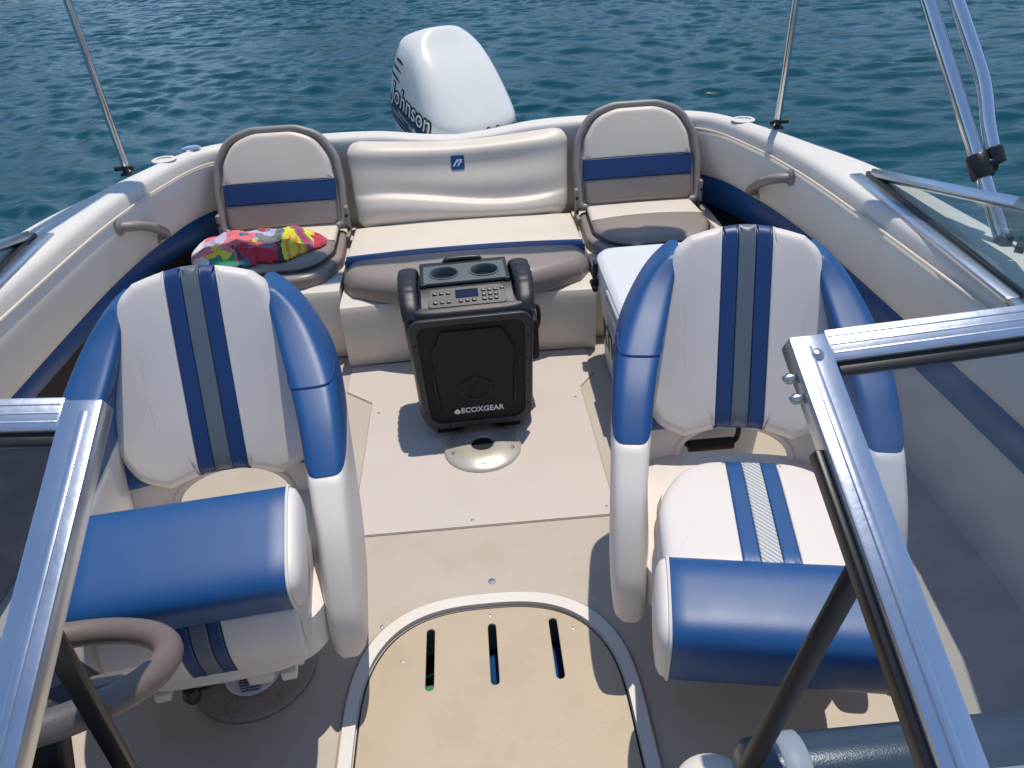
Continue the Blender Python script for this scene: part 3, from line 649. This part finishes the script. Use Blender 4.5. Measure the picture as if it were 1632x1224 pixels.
def motor():
    t = thing('outboard_motor', 'white outboard motor with blue and black side decal behind the transom', 'motor', (-.01, 3.60, .495), rad(27))
    T = Matrix.Rotation(rad(16),4,'X')     # trimmed: cowl leans towards the boat
    A = [(0,.205),(.10,.218),(.20,.216),(.28,.202),(.35,.184),(.41,.160),(.455,.14)]
    Fv = [(0,-.235),(.10,-.245),(.195,-.240),(.225,-.222),(.30,-.120),(.36,-.02),(.41,.08),(.455,.15)]
    Bv = [(0,.33),(.10,.35),(.20,.35),(.28,.335),(.35,.315),(.41,.285),(.455,.235)]
    nx = 4.0
    def S(w): return sm(A,w), sm(Fv,w), sm(Bv,w)
    secs = []
    ws = list(np.linspace(0,.385,32))+[.385+.075*math.sin(x) for x in np.linspace(.12,1.5,14)]
    for w_ in ws:
        a, f, b = S(min(w_,.455)); k = 1 if w_ <= .385 else math.sqrt(max(.004, 1-((w_-.385)/.0752)**2))**.75
        secs.append([T @ Vector((p.x*k, (f+b)/2+(p.y-(f+b)/2)*k, w_)) for p in sell(0,(f+b)/2,a,(b-f)/2,0,nx,72,math.pi/72)])
    c = mk('cowl', *loft(secs), M['motor'], t, 40)
    def side(v, w_, h):
        a, f, b = S(w_); q = abs((v-(f+b)/2)/((b-f)/2)); u = a*max(0,1-min(q,1)**nx)**(1/nx); return T @ Vector((-u-h, v, w_))
    def front(u, w_, h):
        a, f, b = S(w_); q = abs(u/a); v = (b-f)/2*max(0,1-min(q,1)**nx)**(1/nx); return T @ Vector((u, (f+b)/2-v-h, w_))
    def patch(fn, u0, u1, lo, hi, h, nu=30, nv=8):
        V = []; 
        for j in range(nv+1):
            for i in range(nu+1):
                u = u0+(u1-u0)*i/nu; V.append(fn(u, lo(u)+(hi(u)-lo(u))*j/nv, h))
        return V, [(j*(nu+1)+i, j*(nu+1)+i+1, (j+1)*(nu+1)+i+1, (j+1)*(nu+1)+i) for j in range(nv) for i in range(nu)]
    # decal: the side reads from the back (far) to the front (near): v decreases along the text
    lo = lambda v: .035+.10*0; 
    bs = lambda v: .075+.02*(v+.0)
    d = mk('side_decal', *patch(side, -.17,.27, lambda v: .075+.05*max(0,v), lambda v: .165+.02*v, .0012), M['motor_b'], c)
    mk('decal_band', *patch(side, -.18,.275, lambda v: .057+.05*max(0,v), lambda v: .069+.05*max(0,v), .0014, nv=3), M['ink_and_shade'], d)
    for v0, v1, zz in ((-.12,.05,.103),(-.02,.16,.120),(.06,.22,.103)):
        mk('decal_streak', *patch(side, v0, v1, lambda v: zz+.0, lambda v, a=v0, b=v1: zz+.022*(v-a)/(b-a), .0016, 14, 3), M['grey_ink'], d)
    mk('decal_flash', *patch(side, -.045,.0, lambda v: .113, lambda v: .113+.022*(v+.045)/.045+.0005, .002, 8, 3), M['white_ink'], d)
    tm = lambda off, sc: (lambda x, y, z: side(.045-x, .142+y+.0*x, off+z))
    text('lettering_outline', 'Johnson', .115, M['ink_and_shade'], d, lambda x, y, z: side(.045-x, .195+y, .0022+z), ext=.0004, shear=.1, width=1.0, bold=.0085)
    text('lettering', 'Johnson', .115, M['white_ink'], d, lambda x, y, z: side(.045-x, .195+y, .0036+z), ext=.0004, shear=.1, width=1.0, bold=.0005)
    text('lettering_outline', 'Johnson', .058, M['ink_and_shade'], c, lambda x, y, z: front(.100+x, .180+y, .0012+z), ext=.0004, shear=.15, bold=.004)
    text('lettering', 'Johnson', .058, M['white_ink'], c, lambda x, y, z: front(.100+x, .180+y, .0026+z), ext=.0004, shear=.15)
    for k, (v0, w_) in enumerate(((.20,.335),(.225,.300),(.235,.262))):
        L_ = .045+.018*k
        mk('air_vent', *patch(side, v0-L_, v0+L_, lambda v: w_-.3*(v0-v)*-.0-.004, lambda v, L_=L_, v0=v0: w_-.003+.011*(1-((v-v0)/L_)**2), .0012, 14, 3), M['ink_and_shade'], c)
    # emblem oval at the cowl front
    e = mk('front_emblem', *patch(front, -.082,-.012, lambda u: .164-.016*math.sqrt(max(0,1-((u+.047)/.035)**2)), lambda u: .1642+.016*math.sqrt(max(0,1-((u+.047)/.035)**2)), .003, 20, 4), M['ink_and_shade'], c)
    mk('emblem_mark', *patch(front, -.074,-.020, lambda u: .162-.010*math.sqrt(max(0,1-((u+.047)/.03)**2))+.012*abs(u+.047)/.03, lambda u: .1642+.010*math.sqrt(max(0,1-((u+.047)/.03)**2)), .0045, 20, 4), M['white_ink'], e)
    low = [[T @ p for p in sell(0,.05,a,b,z,3,40)] for z,a,b in ((-.02,.205,.28),(-.10,.17,.24),(-.16,.09,.15),(-.55,.055,.11),(-.60,.05,.10))]
    mk('lower_cowl', *loft(low), M['motor_leg'], t)
    mk('transom_bracket', *join(rbox(.05,.16,.34,.01,(-.10,-.22,-.14)), rbox(.05,.16,.34,.01,(.10,-.22,-.14)), rbox(.22,.10,.10,.01,(0,-.12,-.10))), M['motor_leg'], t)
    mk('gearcase', *loft([[T @ Vector((p.x, y, p.y-.66)) for p in sell(0,0,r,r,0,2,20)] for y, r in ((-.16,.01),(-.10,.05),(.1,.055),(.24,.03))]), M['motor_leg'], t)
    return t
motor()

def speaker():
    t = thing('portable_speaker', 'black rugged portable party speaker with two cup holders standing on the floor hatch', 'speaker', (.0, 2.15, .0050), rad(2.5))
    def rr(z, hw, yf, yb, n=5): return sell(0,(yf+yb)/2,hw,(yb-yf)/2,z,n,56,math.pi/56)
    body = [rr(.022,.15,-.125,.11), rr(.030,.172,-.142,.125), rr(.06,.183,-.15,.132), rr(.20,.188,-.15,.135), rr(.36,.197,-.150,.138), rr(.430,.198,-.146,.138), rr(.442,.194,-.134,.136)]
    b = mk('body', *loft(body), M['spk'], t, 50)
    for x in (-.10,.10):
        for y in (-.105,.09): mk('foot', *rbox(.07,.035,.026,.006,(x,y,.013)), M['rubber'], t)
    # front frame and grille
    fo = rpoly([(-.168,.042),(.168,.042),(.182,.426),(-.182,.426)], [.05,.05,.035,.035]); fi = rpoly([(-.146,.063),(.146,.063),(.160,.405),(-.160,.405)], [.04,.04,.028,.028])
    fm = lambda x, y, z: (x, -.153-z, y)
    fr = curve_mesh('grille_frame', [fo, fi[::-1]], .016, .004, M['spk_f'], t, fm)
    g = curve_mesh('grille', [rpoly([(-.147,.062),(.147,.062),(.161,.406),(-.161,.406)], .03)], .006, 0, M['grille'], t, lambda x, y, z: (x, -.153-z, y))
    curve_mesh('grille_panel', [rpoly([(-.075,.075),(.075,.075),(.108,.10),(.126,.31),(.09,.385),(-.09,.385),(-.126,.31),(-.108,.10)], .01)], .006, .0025, M['grille'], g, lambda x, y, z: (x, -.1585-z, y))
    for q in (1,-1):
        mk('grille_ridge', *tube([(q*.104,-.1605,.118),(q*.118,-.1605,.128),(q*.126,-.1605,.255)], .0022, 6), M['ink_and_shade'], g)
    for x, y in ((-.167,.11),(-.170,.19),(-.173,.27),(-.177,.345),(.167,.11),(.170,.19),(.173,.27),(.177,.345),(-.09,.4155),(0,.4155),(.09,.4155),(-.09,.053),(0,.053),(.09,.053)):
        xx = x*.945 if abs(x) > .1 else x
        mk('bolt', *mv(revolve([(.0045,0),(.004,.002),(0,.002)], seg=10), Matrix.Translation((xx,-.161,y)) @ Matrix.Rotation(rad(90),4,'X')), M['ink_and_shade'], fr)
    ef = lambda x, y, z: (x, -.1625-z, .185+y)
    em = mk('emblem', *tube([Vector(ef(p.x,p.y,0)) for p in arc(0,-.004,.046,180,360,24,.036)], .0020, 6), M['spk_f'], g)
    mk('emblem_roof', *tube([Vector(ef(*p,0)) for p in ((-.05,.012),(0,.042),(.05,.012))], .0024, 6), M['spk_f'], em)
    mk('emblem_bolt', *tube([Vector(ef(*p,0)) for p in ((-.012,-.006),(0,.004),(-.002,.006),(.012,.016))], .002, 6), M['spk_f'], em)
    tf = lambda x, y, z: (x+.014, -.1622-z, .105+y)
    text('lettering', 'ECOXGEAR', .026, M['white_ink'], g, tf, bold=.0006, width=.98)
    curve_mesh('logo_badge', [[(-.010,0),(0,.009),(.010,0),(.009,-.006),(.004,-.010),(-.004,-.010),(-.009,-.006)]], .001, 0, M['white_ink'], g, lambda x, y, z: (x-.064, -.1622-z, .105+y))
    # top: sloping control deck, cup deck, ears
    prof = [(-.138,.425),(-.128,.436),(-.042,.468),(-.030,.470),(-.028,.455),(.115,.455),(.115,.39),(-.138,.385)]
    mk('control_deck', *loft([[Vector((x,y,z)) for y, z in prof] for x in (-.136,-.132,.132,.136)]), M['spk'], t, 30)
    sl = math.atan2(.032,.086); cs, sn = math.cos(sl), math.sin(sl)
    cm = lambda x, y, z: (x, -.128+(y)*cs-z*sn, .4375+y*sn+z*cs)
    pl = curve_mesh('control_panel', [rpoly([(-.118,.012),(.118,.012),(.108,.088),(-.108,.088)], .012)], .004, .001, M['spk_f'], t, lambda x, y, z: cm(x, y, z+.001))
    curve_mesh('display', [rpoly([(-.034,.044),(.034,.044),(.034,.076),(-.034,.076)], .003)], .002, 0, M['screen'], pl, lambda x, y, z: cm(x, y, z+.0038))
    for x, y in [(-.095+.020*i, .030) for i in range(3)]+[(-.095+.020*i, .066) for i in range(3)]+[(-.02+.02*i,.030) for i in range(3)]+[(.05+.018*i, .030) for i in range(3)]+[(.05+.018*i, .048) for i in range(3)]+[(.05+.018*i, .066) for i in range(3)]+[(.106,.070)]:
        k = mk('button', *mv(rbox(.013,.009,.004,.0015), Matrix(((1,0,0,cm(x,y,.005)[0]),(0,cs,-sn,cm(x,y,.005)[1]),(0,sn,cs,cm(x,y,.005)[2]),(0,0,0,1)))), M['black'], pl)
        mk('button_mark', *mv(rbox(.007,.0026,.0006,0), Matrix(((1,0,0,cm(x,y,.0074)[0]),(0,cs,-sn,cm(x,y,.0074)[1]),(0,sn,cs,cm(x,y,.0074)[2]),(0,0,0,1)))), M['grey_ink'], k)
    mk('rear_deck', *join(rbox(.272,.03,.034,.004,(0,.108,.468)), rbox(.02,.14,.030,.004,(-.126,.035,.468)), rbox(.02,.14,.030,.004,(.126,.035,.468))), M['spk'], t)
    cup = curve_mesh('cup_deck', [rpoly([(-.125,-.030),(.125,-.030),(.125,.098),(-.125,.098)], .008)]+[arc(x,.035,.043,0,351,40)[::-1] for x in (-.062,.062)], .010, .002, M['spk_g'], t, lambda x, y, z: (x, y, .479+z))
    for x in (-.062,.062):
        c = mk('cup_holder', *revolve([(.0475,.0295),(.047,.0315),(.043,.0315),(.0415,.029),(.040,.002),(.0,.001)], (x,.035,.4555), 40, False), M['spk_g'], cup)
        mk('cup_bottom_shade', *revolve([(.040,0),(.039,.0015),(0,.0015)], (x,.035,.4575), 30), M['ink_and_shade'], c)  # dark colour gives the cup floor the shade of a deep recess
    for q in (1,-1):
        pth = spline([(q*.166,-.122,.41),(q*.170,-.098,.436),(q*.173,-.055,.455),(q*.174,-.01,.466),(q*.174,.05,.470),(q*.172,.10,.460),(q*.170,.115,.42),(q*.168,.11,.36)], 34)
        secs = []
        for k, p in enumerate(pth):
            tt = (pth[min(k+1,33)]-pth[max(k-1,0)]).normalized(); nn = Vector((1,0,0)).cross(tt).normalized(); rib = 1+.10*(k % 3 == 0)*(6 < k < 28)
            secs.append([p+Vector((.029*rib*math.copysign(abs(math.cos(a))**.7,math.cos(a)),0,0))+nn*(.022*rib*math.copysign(abs(math.sin(a))**.7,math.sin(a))) for a in np.linspace(0,2*math.pi,14,endpoint=False)])
        mk('side_handle', *loft(secs), M['spk'], t, 45)
    tr = mk('trolley_handle', *join(tube(spline([(-.055,.118,.46),(-.055,.122,.484),(-.035,.124,.490),(.035,.124,.490),(.055,.122,.484),(.055,.118,.46)], 24), .0085, 10)), M['black'], t)
    bt = mk('side_pouch', *rbox(.03,.09,.15,.012,(.205,.04,.24)), M['rubber'], t)
    mk('strap', *tube(spline([(.20,.05,.34),(.226,.06,.325),(.228,.055,.28),(.215,.04,.25)], 14), .007, 8), M['rubber'], bt)
    return t
speaker()

def cooler():
    t = thing('cooler', 'white hard-sided cooler with dark logo and black rubber latch beside the helm chair', 'cooler', (.645, 2.10, .003), rad(0))
    hx, hy = .190, .395
    b = [sell(0,0,hx-.03,hy-.03,.0,9,64), sell(0,0,hx-.022,hy-.02,.008,9,64), sell(0,0,hx-.004,hy-.004,.29,9,64), sell(0,0,hx+.004,hy+.004,.295,9,64), sell(0,0,hx+.006,hy+.006,.325,9,64), sell(0,0,hx-.004,hy-.004,.331,9,64)]
    mk('body', *loft(b), M['cooler'], t, 40)
    mk('gasket', *loft([sell(0,0,hx-.006,hy-.006,.331,9,64), sell(0,0,hx-.006,hy-.006,.339,9,64)]), M['cooler_g'], t)
    l = [sell(0,0,hx-.002,hy-.002,.339,9,64), sell(0,0,hx+.007,hy+.007,.344,9,64), sell(0,0,hx+.007,hy+.007,.385,9,64), sell(0,0,hx-.004,hy-.004,.398,9,64), sell(0,0,hx-.02,hy-.02,.401,9,64), sell(0,0,hx-.028,hy-.028,.398,9,64)]
    lid = mk('lid', *loft(l), M['cooler'], t, 40)
    text('lettering', 'RTIC', .115, M['ink_and_shade'], t, lambda x, y, z: (-hx-.0035+.015*(.16-.18-y)*-1*0-z-(.0)+(.16-(.19+y))*.05, -.0+.06-x, .20+y), ext=.001, bold=.002)
    for yy in (.31,):
        la = mk('latch', *join(rbox(.014,.034,.085,.005,(-hx-.014,yy,.345)), tube([(-hx-.018,yy-.034,.297),(-hx-.018,yy+.034,.297)], .010, 10), rbox(.022,.022,.03,.005,(-hx-.014,yy,.305))), M['rubber'], t)
    mk('lid_tab', *rbox(.012,.20,.035,.005,(-hx-.010,0,.362)), M['cooler_g'], lid)
    for s in (-1,1):
        hb = mk('handle_rope', *tube(spline([(-.072,s*(hy+.008),.295),(-.074,s*(hy+.024),.22),(-.068,s*(hy+.03),.145),(0,s*(hy+.03),.135),(.068,s*(hy+.03),.145),(.074,s*(hy+.024),.22),(.072,s*(hy+.008),.295)], 30), .0075, 8), M['rubber'], t)
        mk('handle_grip', *tube([(-.062,s*(hy+.03),.137),(.062,s*(hy+.03),.137)], .017, 12), M['rubber'], hb)
    return t
cooler()

def towel():
    nu, nv = 150, 84; hu, hv = .250, .150
    base = .372
    V = []; P = []
    for j in range(nv+1):
        for i in range(nu+1):
            a, b = 2*i/nu-1, 2*j/nv-1
            r = max(0, 1-(abs(a)**2.6+abs(b)**2.2))
            env = r**.45 if r > 0 else 0
            n1 = noise.fractal(Vector((a*2.1+3, b*2.6, .3)), 1, 2.1, 4)
            fold = abs(math.sin(3.1*a+2.2*b+1.6*n1))*.5+abs(math.sin(5.5*a-3.0*b+2.4*n1+1))*.3
            hgt = (.35+.35*(1-a)*.5*(1+.3*b)+.42*fold+.25*n1)
            rdg = 1-abs(noise.noise(Vector((a*1.5+.5*n1, b*1.5+5, 2.0))))*2.2; rdg2 = 1-abs(noise.noise(Vector((a*2.9-b*1.5, b*2.0+1, 7.0))))*2.0
            hgt = .34+.28*(1-a)*.5+.50*max(0,rdg)**1.3*(.4+.6*(n1+.5))+.16*max(0,rdg2)
            hgt += .60*math.exp(-((a-.55)/.2)**2-((b-.1)/.6)**2)+.35*math.exp(-((a+.5)/.4)**2-((b+.1)/.6)**2)
            z = .058*env*max(.12,hgt)
            wob = 1+.10*math.sin(5*math.atan2(b,a+1e-6)+1)+.07*math.sin(9*math.atan2(b,a+1e-6))
            sx = 1-.28*max(0,a)*1.0
            V.append(Vector((a*hu*(.95+.05*wob), b*hv*wob*sx*(1.15 if a < 0 else 1.0), z))); P.append((a, b))
    idx = lambda i, j: j*(nu+1)+i; F = []; mi = []
    names = ['pink','red','orange','yellow','green','lav','grey','magenta','tealb','inkb','white']
    I = {n: k for k, n in enumerate(names)}
    def colour(a, b):
        w1 = .07*noise.noise(Vector((a*4, b*4, 0))); a2, b2 = a+w1, b+.08*noise.noise(Vector((a*3+9, b*3, 1)))
        nn = noise.noise(Vector((a*2.8+3, b*2.2, 9)))
        if nn > .34 and a2 < .4: return 'lav' if b2 > -.2 else 'yellow'
        if nn < -.40 and a2 < .3: return 'white' if a2 < -.3 else 'tealb'
        if b2 > .52 and a2 < -.05+.25*b2: return 'red'
        if a2 > .82: return 'white' if b2 > .3 and a2 < .9 else 'red'
        if a2 > .38:
            d = a2-.62+.25*b2
            if abs(d) < .045: return 'magenta'
            if abs(d) < .085: return 'grey'
            if b2 < -.35 and (a2*9) % 1 < .4: return 'orange'
            if b2 > .6: return 'white'
            return 'yellow'
        if b2 > .38-.25*a2 and -.55 < a2 < .1: return 'lav'
        if a2 > -.02 and b2 > -.28-.3*(a2): return 'grey'
        if a2 > .30: return 'inkb'
        if a2 < -.48 and b2 < -.45:
            if (a2+.76)**2+((b2+.62)*.6)**2 < .002: return 'inkb'
            if a2 < -.70: return 'orange'
            return 'yellow' if b2 > -.62 else 'tealb' if a2 < -.62 else 'green'
        if a2 < -.3 and b2 < -.62: return 'green'
        if abs(a2+.3+.4*(b2+.5)) < .03 and b2 < -.35: return 'inkb'
        if a2 < -.55 and b2 > -.15 and b2 < .2: return 'lav'
        if b2 < -.38: return 'red' if a2 > -.28 else 'pink'
        return 'pink'
    for j in range(nv):
        for i in range(nu):
            a, b = P[idx(i,j)]
            if abs(a)**2.6+abs(b)**2.2 > 1.02: continue
            F.append((idx(i,j),idx(i+1,j),idx(i+1,j+1),idx(i,j+1))); mi.append(I[colour(a+1/nu, b+1/nv)])
    used = sorted({q for f in F for q in f}); mp = {q: k for k, q in enumerate(used)}
    o = mk('towel', [V[q] for q in used], [tuple(mp[q] for q in f) for f in F], None, None, 180, mats=[M['t_'+n] for n in names], midx=mi)
    md = o.modifiers.new('thick', 'SOLIDIFY'); md.thickness = .004; md.offset = 1
    o.location = (-.775, 2.80, base); o.rotation_euler = (0,0,rad(8))
    o['label'] = 'crumpled multicoloured pink, yellow and green beach towel on the corner seat'; o['category'] = 'towel'
towel()

# ================================================================== windshield
def beam(a, b, up, wd, th, r=.004):
    a, b = Vector(a), Vector(b); d = b-a; L = d.length; x = d/L; z = (Vector(up)-x*Vector(up).dot(x)).normalized(); y = z.cross(x)
    R = Matrix((x,y,z)).transposed(); return rbox(L, wd, th, r, (a+b)/2, 2, R)
def windshield(s, label):
    t = thing('windshield', label, 'windshield', (0,0,0), 0, 'framed windshield halves either side of the walk-through')
    A = Vector((.415*s,.755,.982 if s > 0 else .974)); B = Vector((.445*s,.33,.725)); Cc = Vector((1.05*s,.80,.99)); D = Vector((1.05*s,.42,.725))
    n = (B-A).cross(Cc-A).normalized()
    if n.z < 0: n = -n
    dn = n
    inn = (Cc-A).normalized()
    post = mk('frame_post', *beam(A+Vector((0,.012,.010)), B, n, .046, .030), M['alu'], t)
    mk('post_ridge', *beam(A+n*.016-inn*.004+(B-A).normalized()*.0, B+n*.016-inn*.004, n, .010, .006, .002), M['alu'], post)
    if s > 0: mk('post_seal', *beam(A-inn*.026-n*.006+(B-A).normalized()*.12, B-inn*.026-n*.006, n, .010, .022, .003), M['black'], post)
    rail = mk('frame_rail', *beam(A+inn*.0235, Cc, n, .042, .028), M['alu'], t)
    dl = (B-A).normalized()
    for k in (-.011,.0,.011): mk('rail_ridge', *beam(A+inn*.026+n*.0128+dl*k, Cc+n*.0128+dl*k, n, .0035, .0036, .001), M['alu'], rail)
    mk('rail_seal', *beam(A+inn*.03+dl*.028, Cc+dl*.028, n, .014, .012, .002), M['black'], rail)
    for p in (A+n*.016+inn*.004+dl*.012,)[:s > 0]: mk('screw', *mv(revolve([(.008,0),(.0075,.003),(.004,.0052),(0,.0058)], seg=16), Matrix.Translation(p) @ n.to_track_quat('Z','Y').to_matrix().to_4x4()), M['steel'], post)
    q = A-inn*.025+dl*.03
    if s > 0: mk('hinge_pin', *join(mv(revolve([(.006,0),(.007,.006),(.004,.011),(0,.012)], seg=14), Matrix.Translation(q) @ (-inn).to_track_quat('Z','Y').to_matrix().to_4x4()), mv(revolve([(.006,0),(.007,.006),(.004,.011),(0,.012)], seg=14), Matrix.Translation(q+dl*.026) @ (-inn).to_track_quat('Z','Y').to_matrix().to_4x4())), M['steel'], post)
    a, b, c, d = A+inn*.015+dl*.012, Cc+dl*.012, D+Vector((0,0,.01)), B+inn*.015
    V = [p+n*h for h in (-.003,.003) for p in (a,b,c,d)]
    mk('glass_pane', V, [(0,1,2,3),(7,6,5,4),(0,4,5,1),(1,5,6,2),(2,6,7,3),(3,7,4,0)], M['glass'], t)
    # side light sweeping aft to the gunwale
    E_ = Vector((1.262*s,2.225,.685)); G = Vector((1.262*s,1.58,.812)); Bq = Vector((1.19*s,1.38,.690)); Df = Vector((1.06*s,.42,.715))
    up = Vector((s*.45,0,.9))
    mk('side_rail', *join(beam(Cc, G, up, .036, .026), beam(G, E_, up, .036, .026)), M['alu'], t)
    mk('side_rail_groove', *join(beam(G+Vector((-.012*s,0,.010)), E_+Vector((-.012*s,0,.010)), up, .004, .014, .001)), M['gel'], t)
    V = [p+Vector((o_,0,0)) for o_ in (-.0025,.0025) for p in (E_,G,Cc,Df,Bq)]
    mk('side_pane', V, [(0,1,2,3,4)[:],(9,8,7,6,5)]+[(i,i+5,(i+1)%5+5,(i+1)%5) for i in range(5)], M['glass_s'], t)
    mk('side_seal', *join(beam(E_+Vector((-.012*s,.02,-.002)), Bq+Vector((-.012*s,0,-.002)), (0,0,1), .016, .016, .004), beam(Bq+Vector((-.012*s,0,-.002)), Df+Vector((-.012*s,0,-.002)), (0,0,1), .016, .016, .004)), M['black'], t)
    mk('side_sill', *join(beam(E_+Vector((-.045*s,.03,-.010)), Bq+Vector((-.030*s,0,-.010)), (0,0,1), .042, .018, .006), beam(Bq+Vector((-.030*s,0,-.010)), Df+Vector((-.03*s,0,-.01)), (0,0,1), .042, .018, .006)), M['alu'], t)
    # prop bar from the post down to the console
    P0 = A.lerp(B,.46)-n*.012
    P1 = Vector((.335,.560,.455)) if s > 0 else Vector((-.475,.625,.46))
    mk('support_bar', *beam(P0, P1, (0,-1,.3), .026, .012, .003), M['black'], t)
    mk('bar_pivot', *mv(revolve([(.012,-.01),(.012,.01),(0,.01)], seg=16), Matrix.Translation(P0)), M['black'], t)
    return t
windshield(1, 'aluminium framed smoked windshield with black support bar in front of the striped-seat chair')
windshield(-1, 'aluminium framed smoked windshield with black support bar in front of the steering wheel')

# ================================================================== helm and dash
wh = thing('steering_wheel', 'taupe leather-wrapped steering wheel in front of the flipped-bolster chair', 'steering wheel', (-.605,.715,.585))
WT = Matrix.Rotation(rad(-28),4,'X')
rimp = [WT @ Vector((1.0*.168*math.cos(a), 1.0*.168*math.sin(a), 0)) for a in np.linspace(0,2*math.pi,72,endpoint=False)]
mk('rim', *tube(rimp, .0205, 14, closed=True), M['wheel'], wh, 70)
for a in (0, 125, 235):
    c, s_ = math.cos(rad(a)), math.sin(rad(a))
    p0, p1 = WT @ Vector((.03*c,.03*s_,-.02)), WT @ Vector((.175*c,.175*s_,-.002)); mk('spoke', *beam(p0, p1, WT @ Vector((0,0,1)), .045, .014, .006), M['wheel'] if a == 0 else M['dashblack'], wh)
mk('hub', *mv(revolve([(.05,-.06),(.075,-.04),(.08,-.02),(.06,.004),(0,.012)], seg=32), WT), M['dashblack'], wh)
mk('column', *mv(revolve([(.035,-.16),(.035,-.05),(0,-.05)], seg=20), WT), M['dashblack'], wh)
dp = thing('instrument_pod', 'black instrument pod under the steering wheel on the driver console', 'dashboard')
mk('pod_body', *loft([[Vector((x,y,z)) for y, z in ((.50,.30),(.605,.30),(.66,.36),(.655,.46),(.60,.53),(.50,.565),(.40,.60))] for x in (-.98,-.96,-.50,-.48)]), M['dashblack'], dp, 40)
for x in (-.86,-.78):
    mk('gauge', *mv(revolve([(.034,0),(.034,.008),(.028,.010),(0,.007)], seg=24), Matrix.Translation((x,.63,.495)) @ Matrix.Rotation(rad(-42),4,'X')), M['steel'], dp)
ph = thing('dash_roll', 'glossy dark blue-grey padded dash roll beside the walk-through at the lower right', 'dashboard')
mk('roll', *loft([[Vector((x, .585+(.055*f)*math.cos(a), .402+(.055*f)*math.sin(a))) for a in np.linspace(0,2*math.pi,28,endpoint=False)] for x, f in ((.345,.55),(.349,.8),(.359,.95),(.375,1),(1.12,1),(1.13,.9))]), M['dash'], ph, 60)
mk('band', *loft([[Vector((x, .585+f*math.cos(a), .402+f*math.sin(a))) for a in np.linspace(0,2*math.pi,28,endpoint=False)] for x, f in ((.395,.054),(.398,.058),(.43,.058),(.433,.054))]), M['cooler_g'], ph, 60)
mk('end_knob', *mv(revolve([(.0,-.02),(.05,-.016),(.058,0),(.05,.012),(.03,.016),(0,.016)], seg=32), Matrix.Translation((.325,.615,.33))), M['base'], ph, 60)

# ================================================================== folded sun top frame
bim = thing('sun_top_frame', 'polished tubular frame of the folded sun top standing over the stern', 'sun top frame')
for s in (1,-1):
    foot = Vector((1.305*s,1.66,.69)); top = Vector((1.00*s,2.98,2.33))
    mid = foot.lerp(top,.090)
    tb = mk('main_bow', *tube([foot+Vector((0,.01,.01)), foot.lerp(top,.5), top], .018, 14), M['chrome'], bim)
    off = Vector((.034*s,-.01,.012)); d = (top-foot).normalized()
    p = [mid+off*.9, foot.lerp(top,.135)+off*1.15, foot.lerp(top,.165)+off*1.45, foot.lerp(top,.20)+off*1.6, foot.lerp(top,.30)+off*1.5, foot.lerp(top,.45)+off*1.3, foot.lerp(top,.7)+off*1.05, top+off*.9]
    sb = mk('second_bow', *tube(spline(p,40), .0175, 14), M['chrome'], bim)
    rot = d.to_track_quat('Z','Y').to_matrix().to_4x4()
    mk('bow_clamp', *join(mv(revolve([(.023,-.030),(.026,-.026),(.026,.026),(.023,.030)], seg=18), Matrix.Translation(mid) @ rot), mv(revolve([(.019,-.020),(.021,.016),(.017,.020)], seg=18), Matrix.Translation(mid+off+d*.018) @ rot), rbox(.03,.03,.03,.006,mid+off*.6)), M['black'], bim)
    ft = mk('deck_mount', *join(rbox(.05,.07,.012,.004,foot+Vector((0,0,-.012))), rbox(.03,.035,.04,.006,foot), tube([foot+Vector((-.0*s,-.06,.0)), foot+Vector((.05*s,.0,.0))], .010, 10)), M['black'], bim)
    # thin aft strut
    f2 = Vector((1.205*s,2.885,.676)); t2 = foot.lerp(top,.84)
    mk('aft_strut', *tube([f2, Vector((1.195*s,2.825,1.30)), Vector((1.17*s,2.815,1.55)), t2], .0130, 12), M['chrome'], bim)
    mk('strut_mount', *join(rbox(.035,.05,.01,.003,f2+Vector((0,0,-.006))), rbox(.022,.03,.035,.005,f2+Vector((0,0,.008))), tube([f2+Vector((-.03*s,.0,.012)), f2+Vector((.04*s,0,.012))], .008, 10)), M['black'], bim)
arcp = [(-1.00,2.98,2.30),(-.95,3.02,2.40),(-.8,3.04,2.44),(0,3.05,2.46),(.8,3.04,2.44),(.95,3.02,2.40),(1.00,2.98,2.30)]
mk('folded_canvas', *tube(spline(arcp,60), [.055+.008*math.sin(k*1.3) for k in range(60)], 16), M['canvas'], bim)
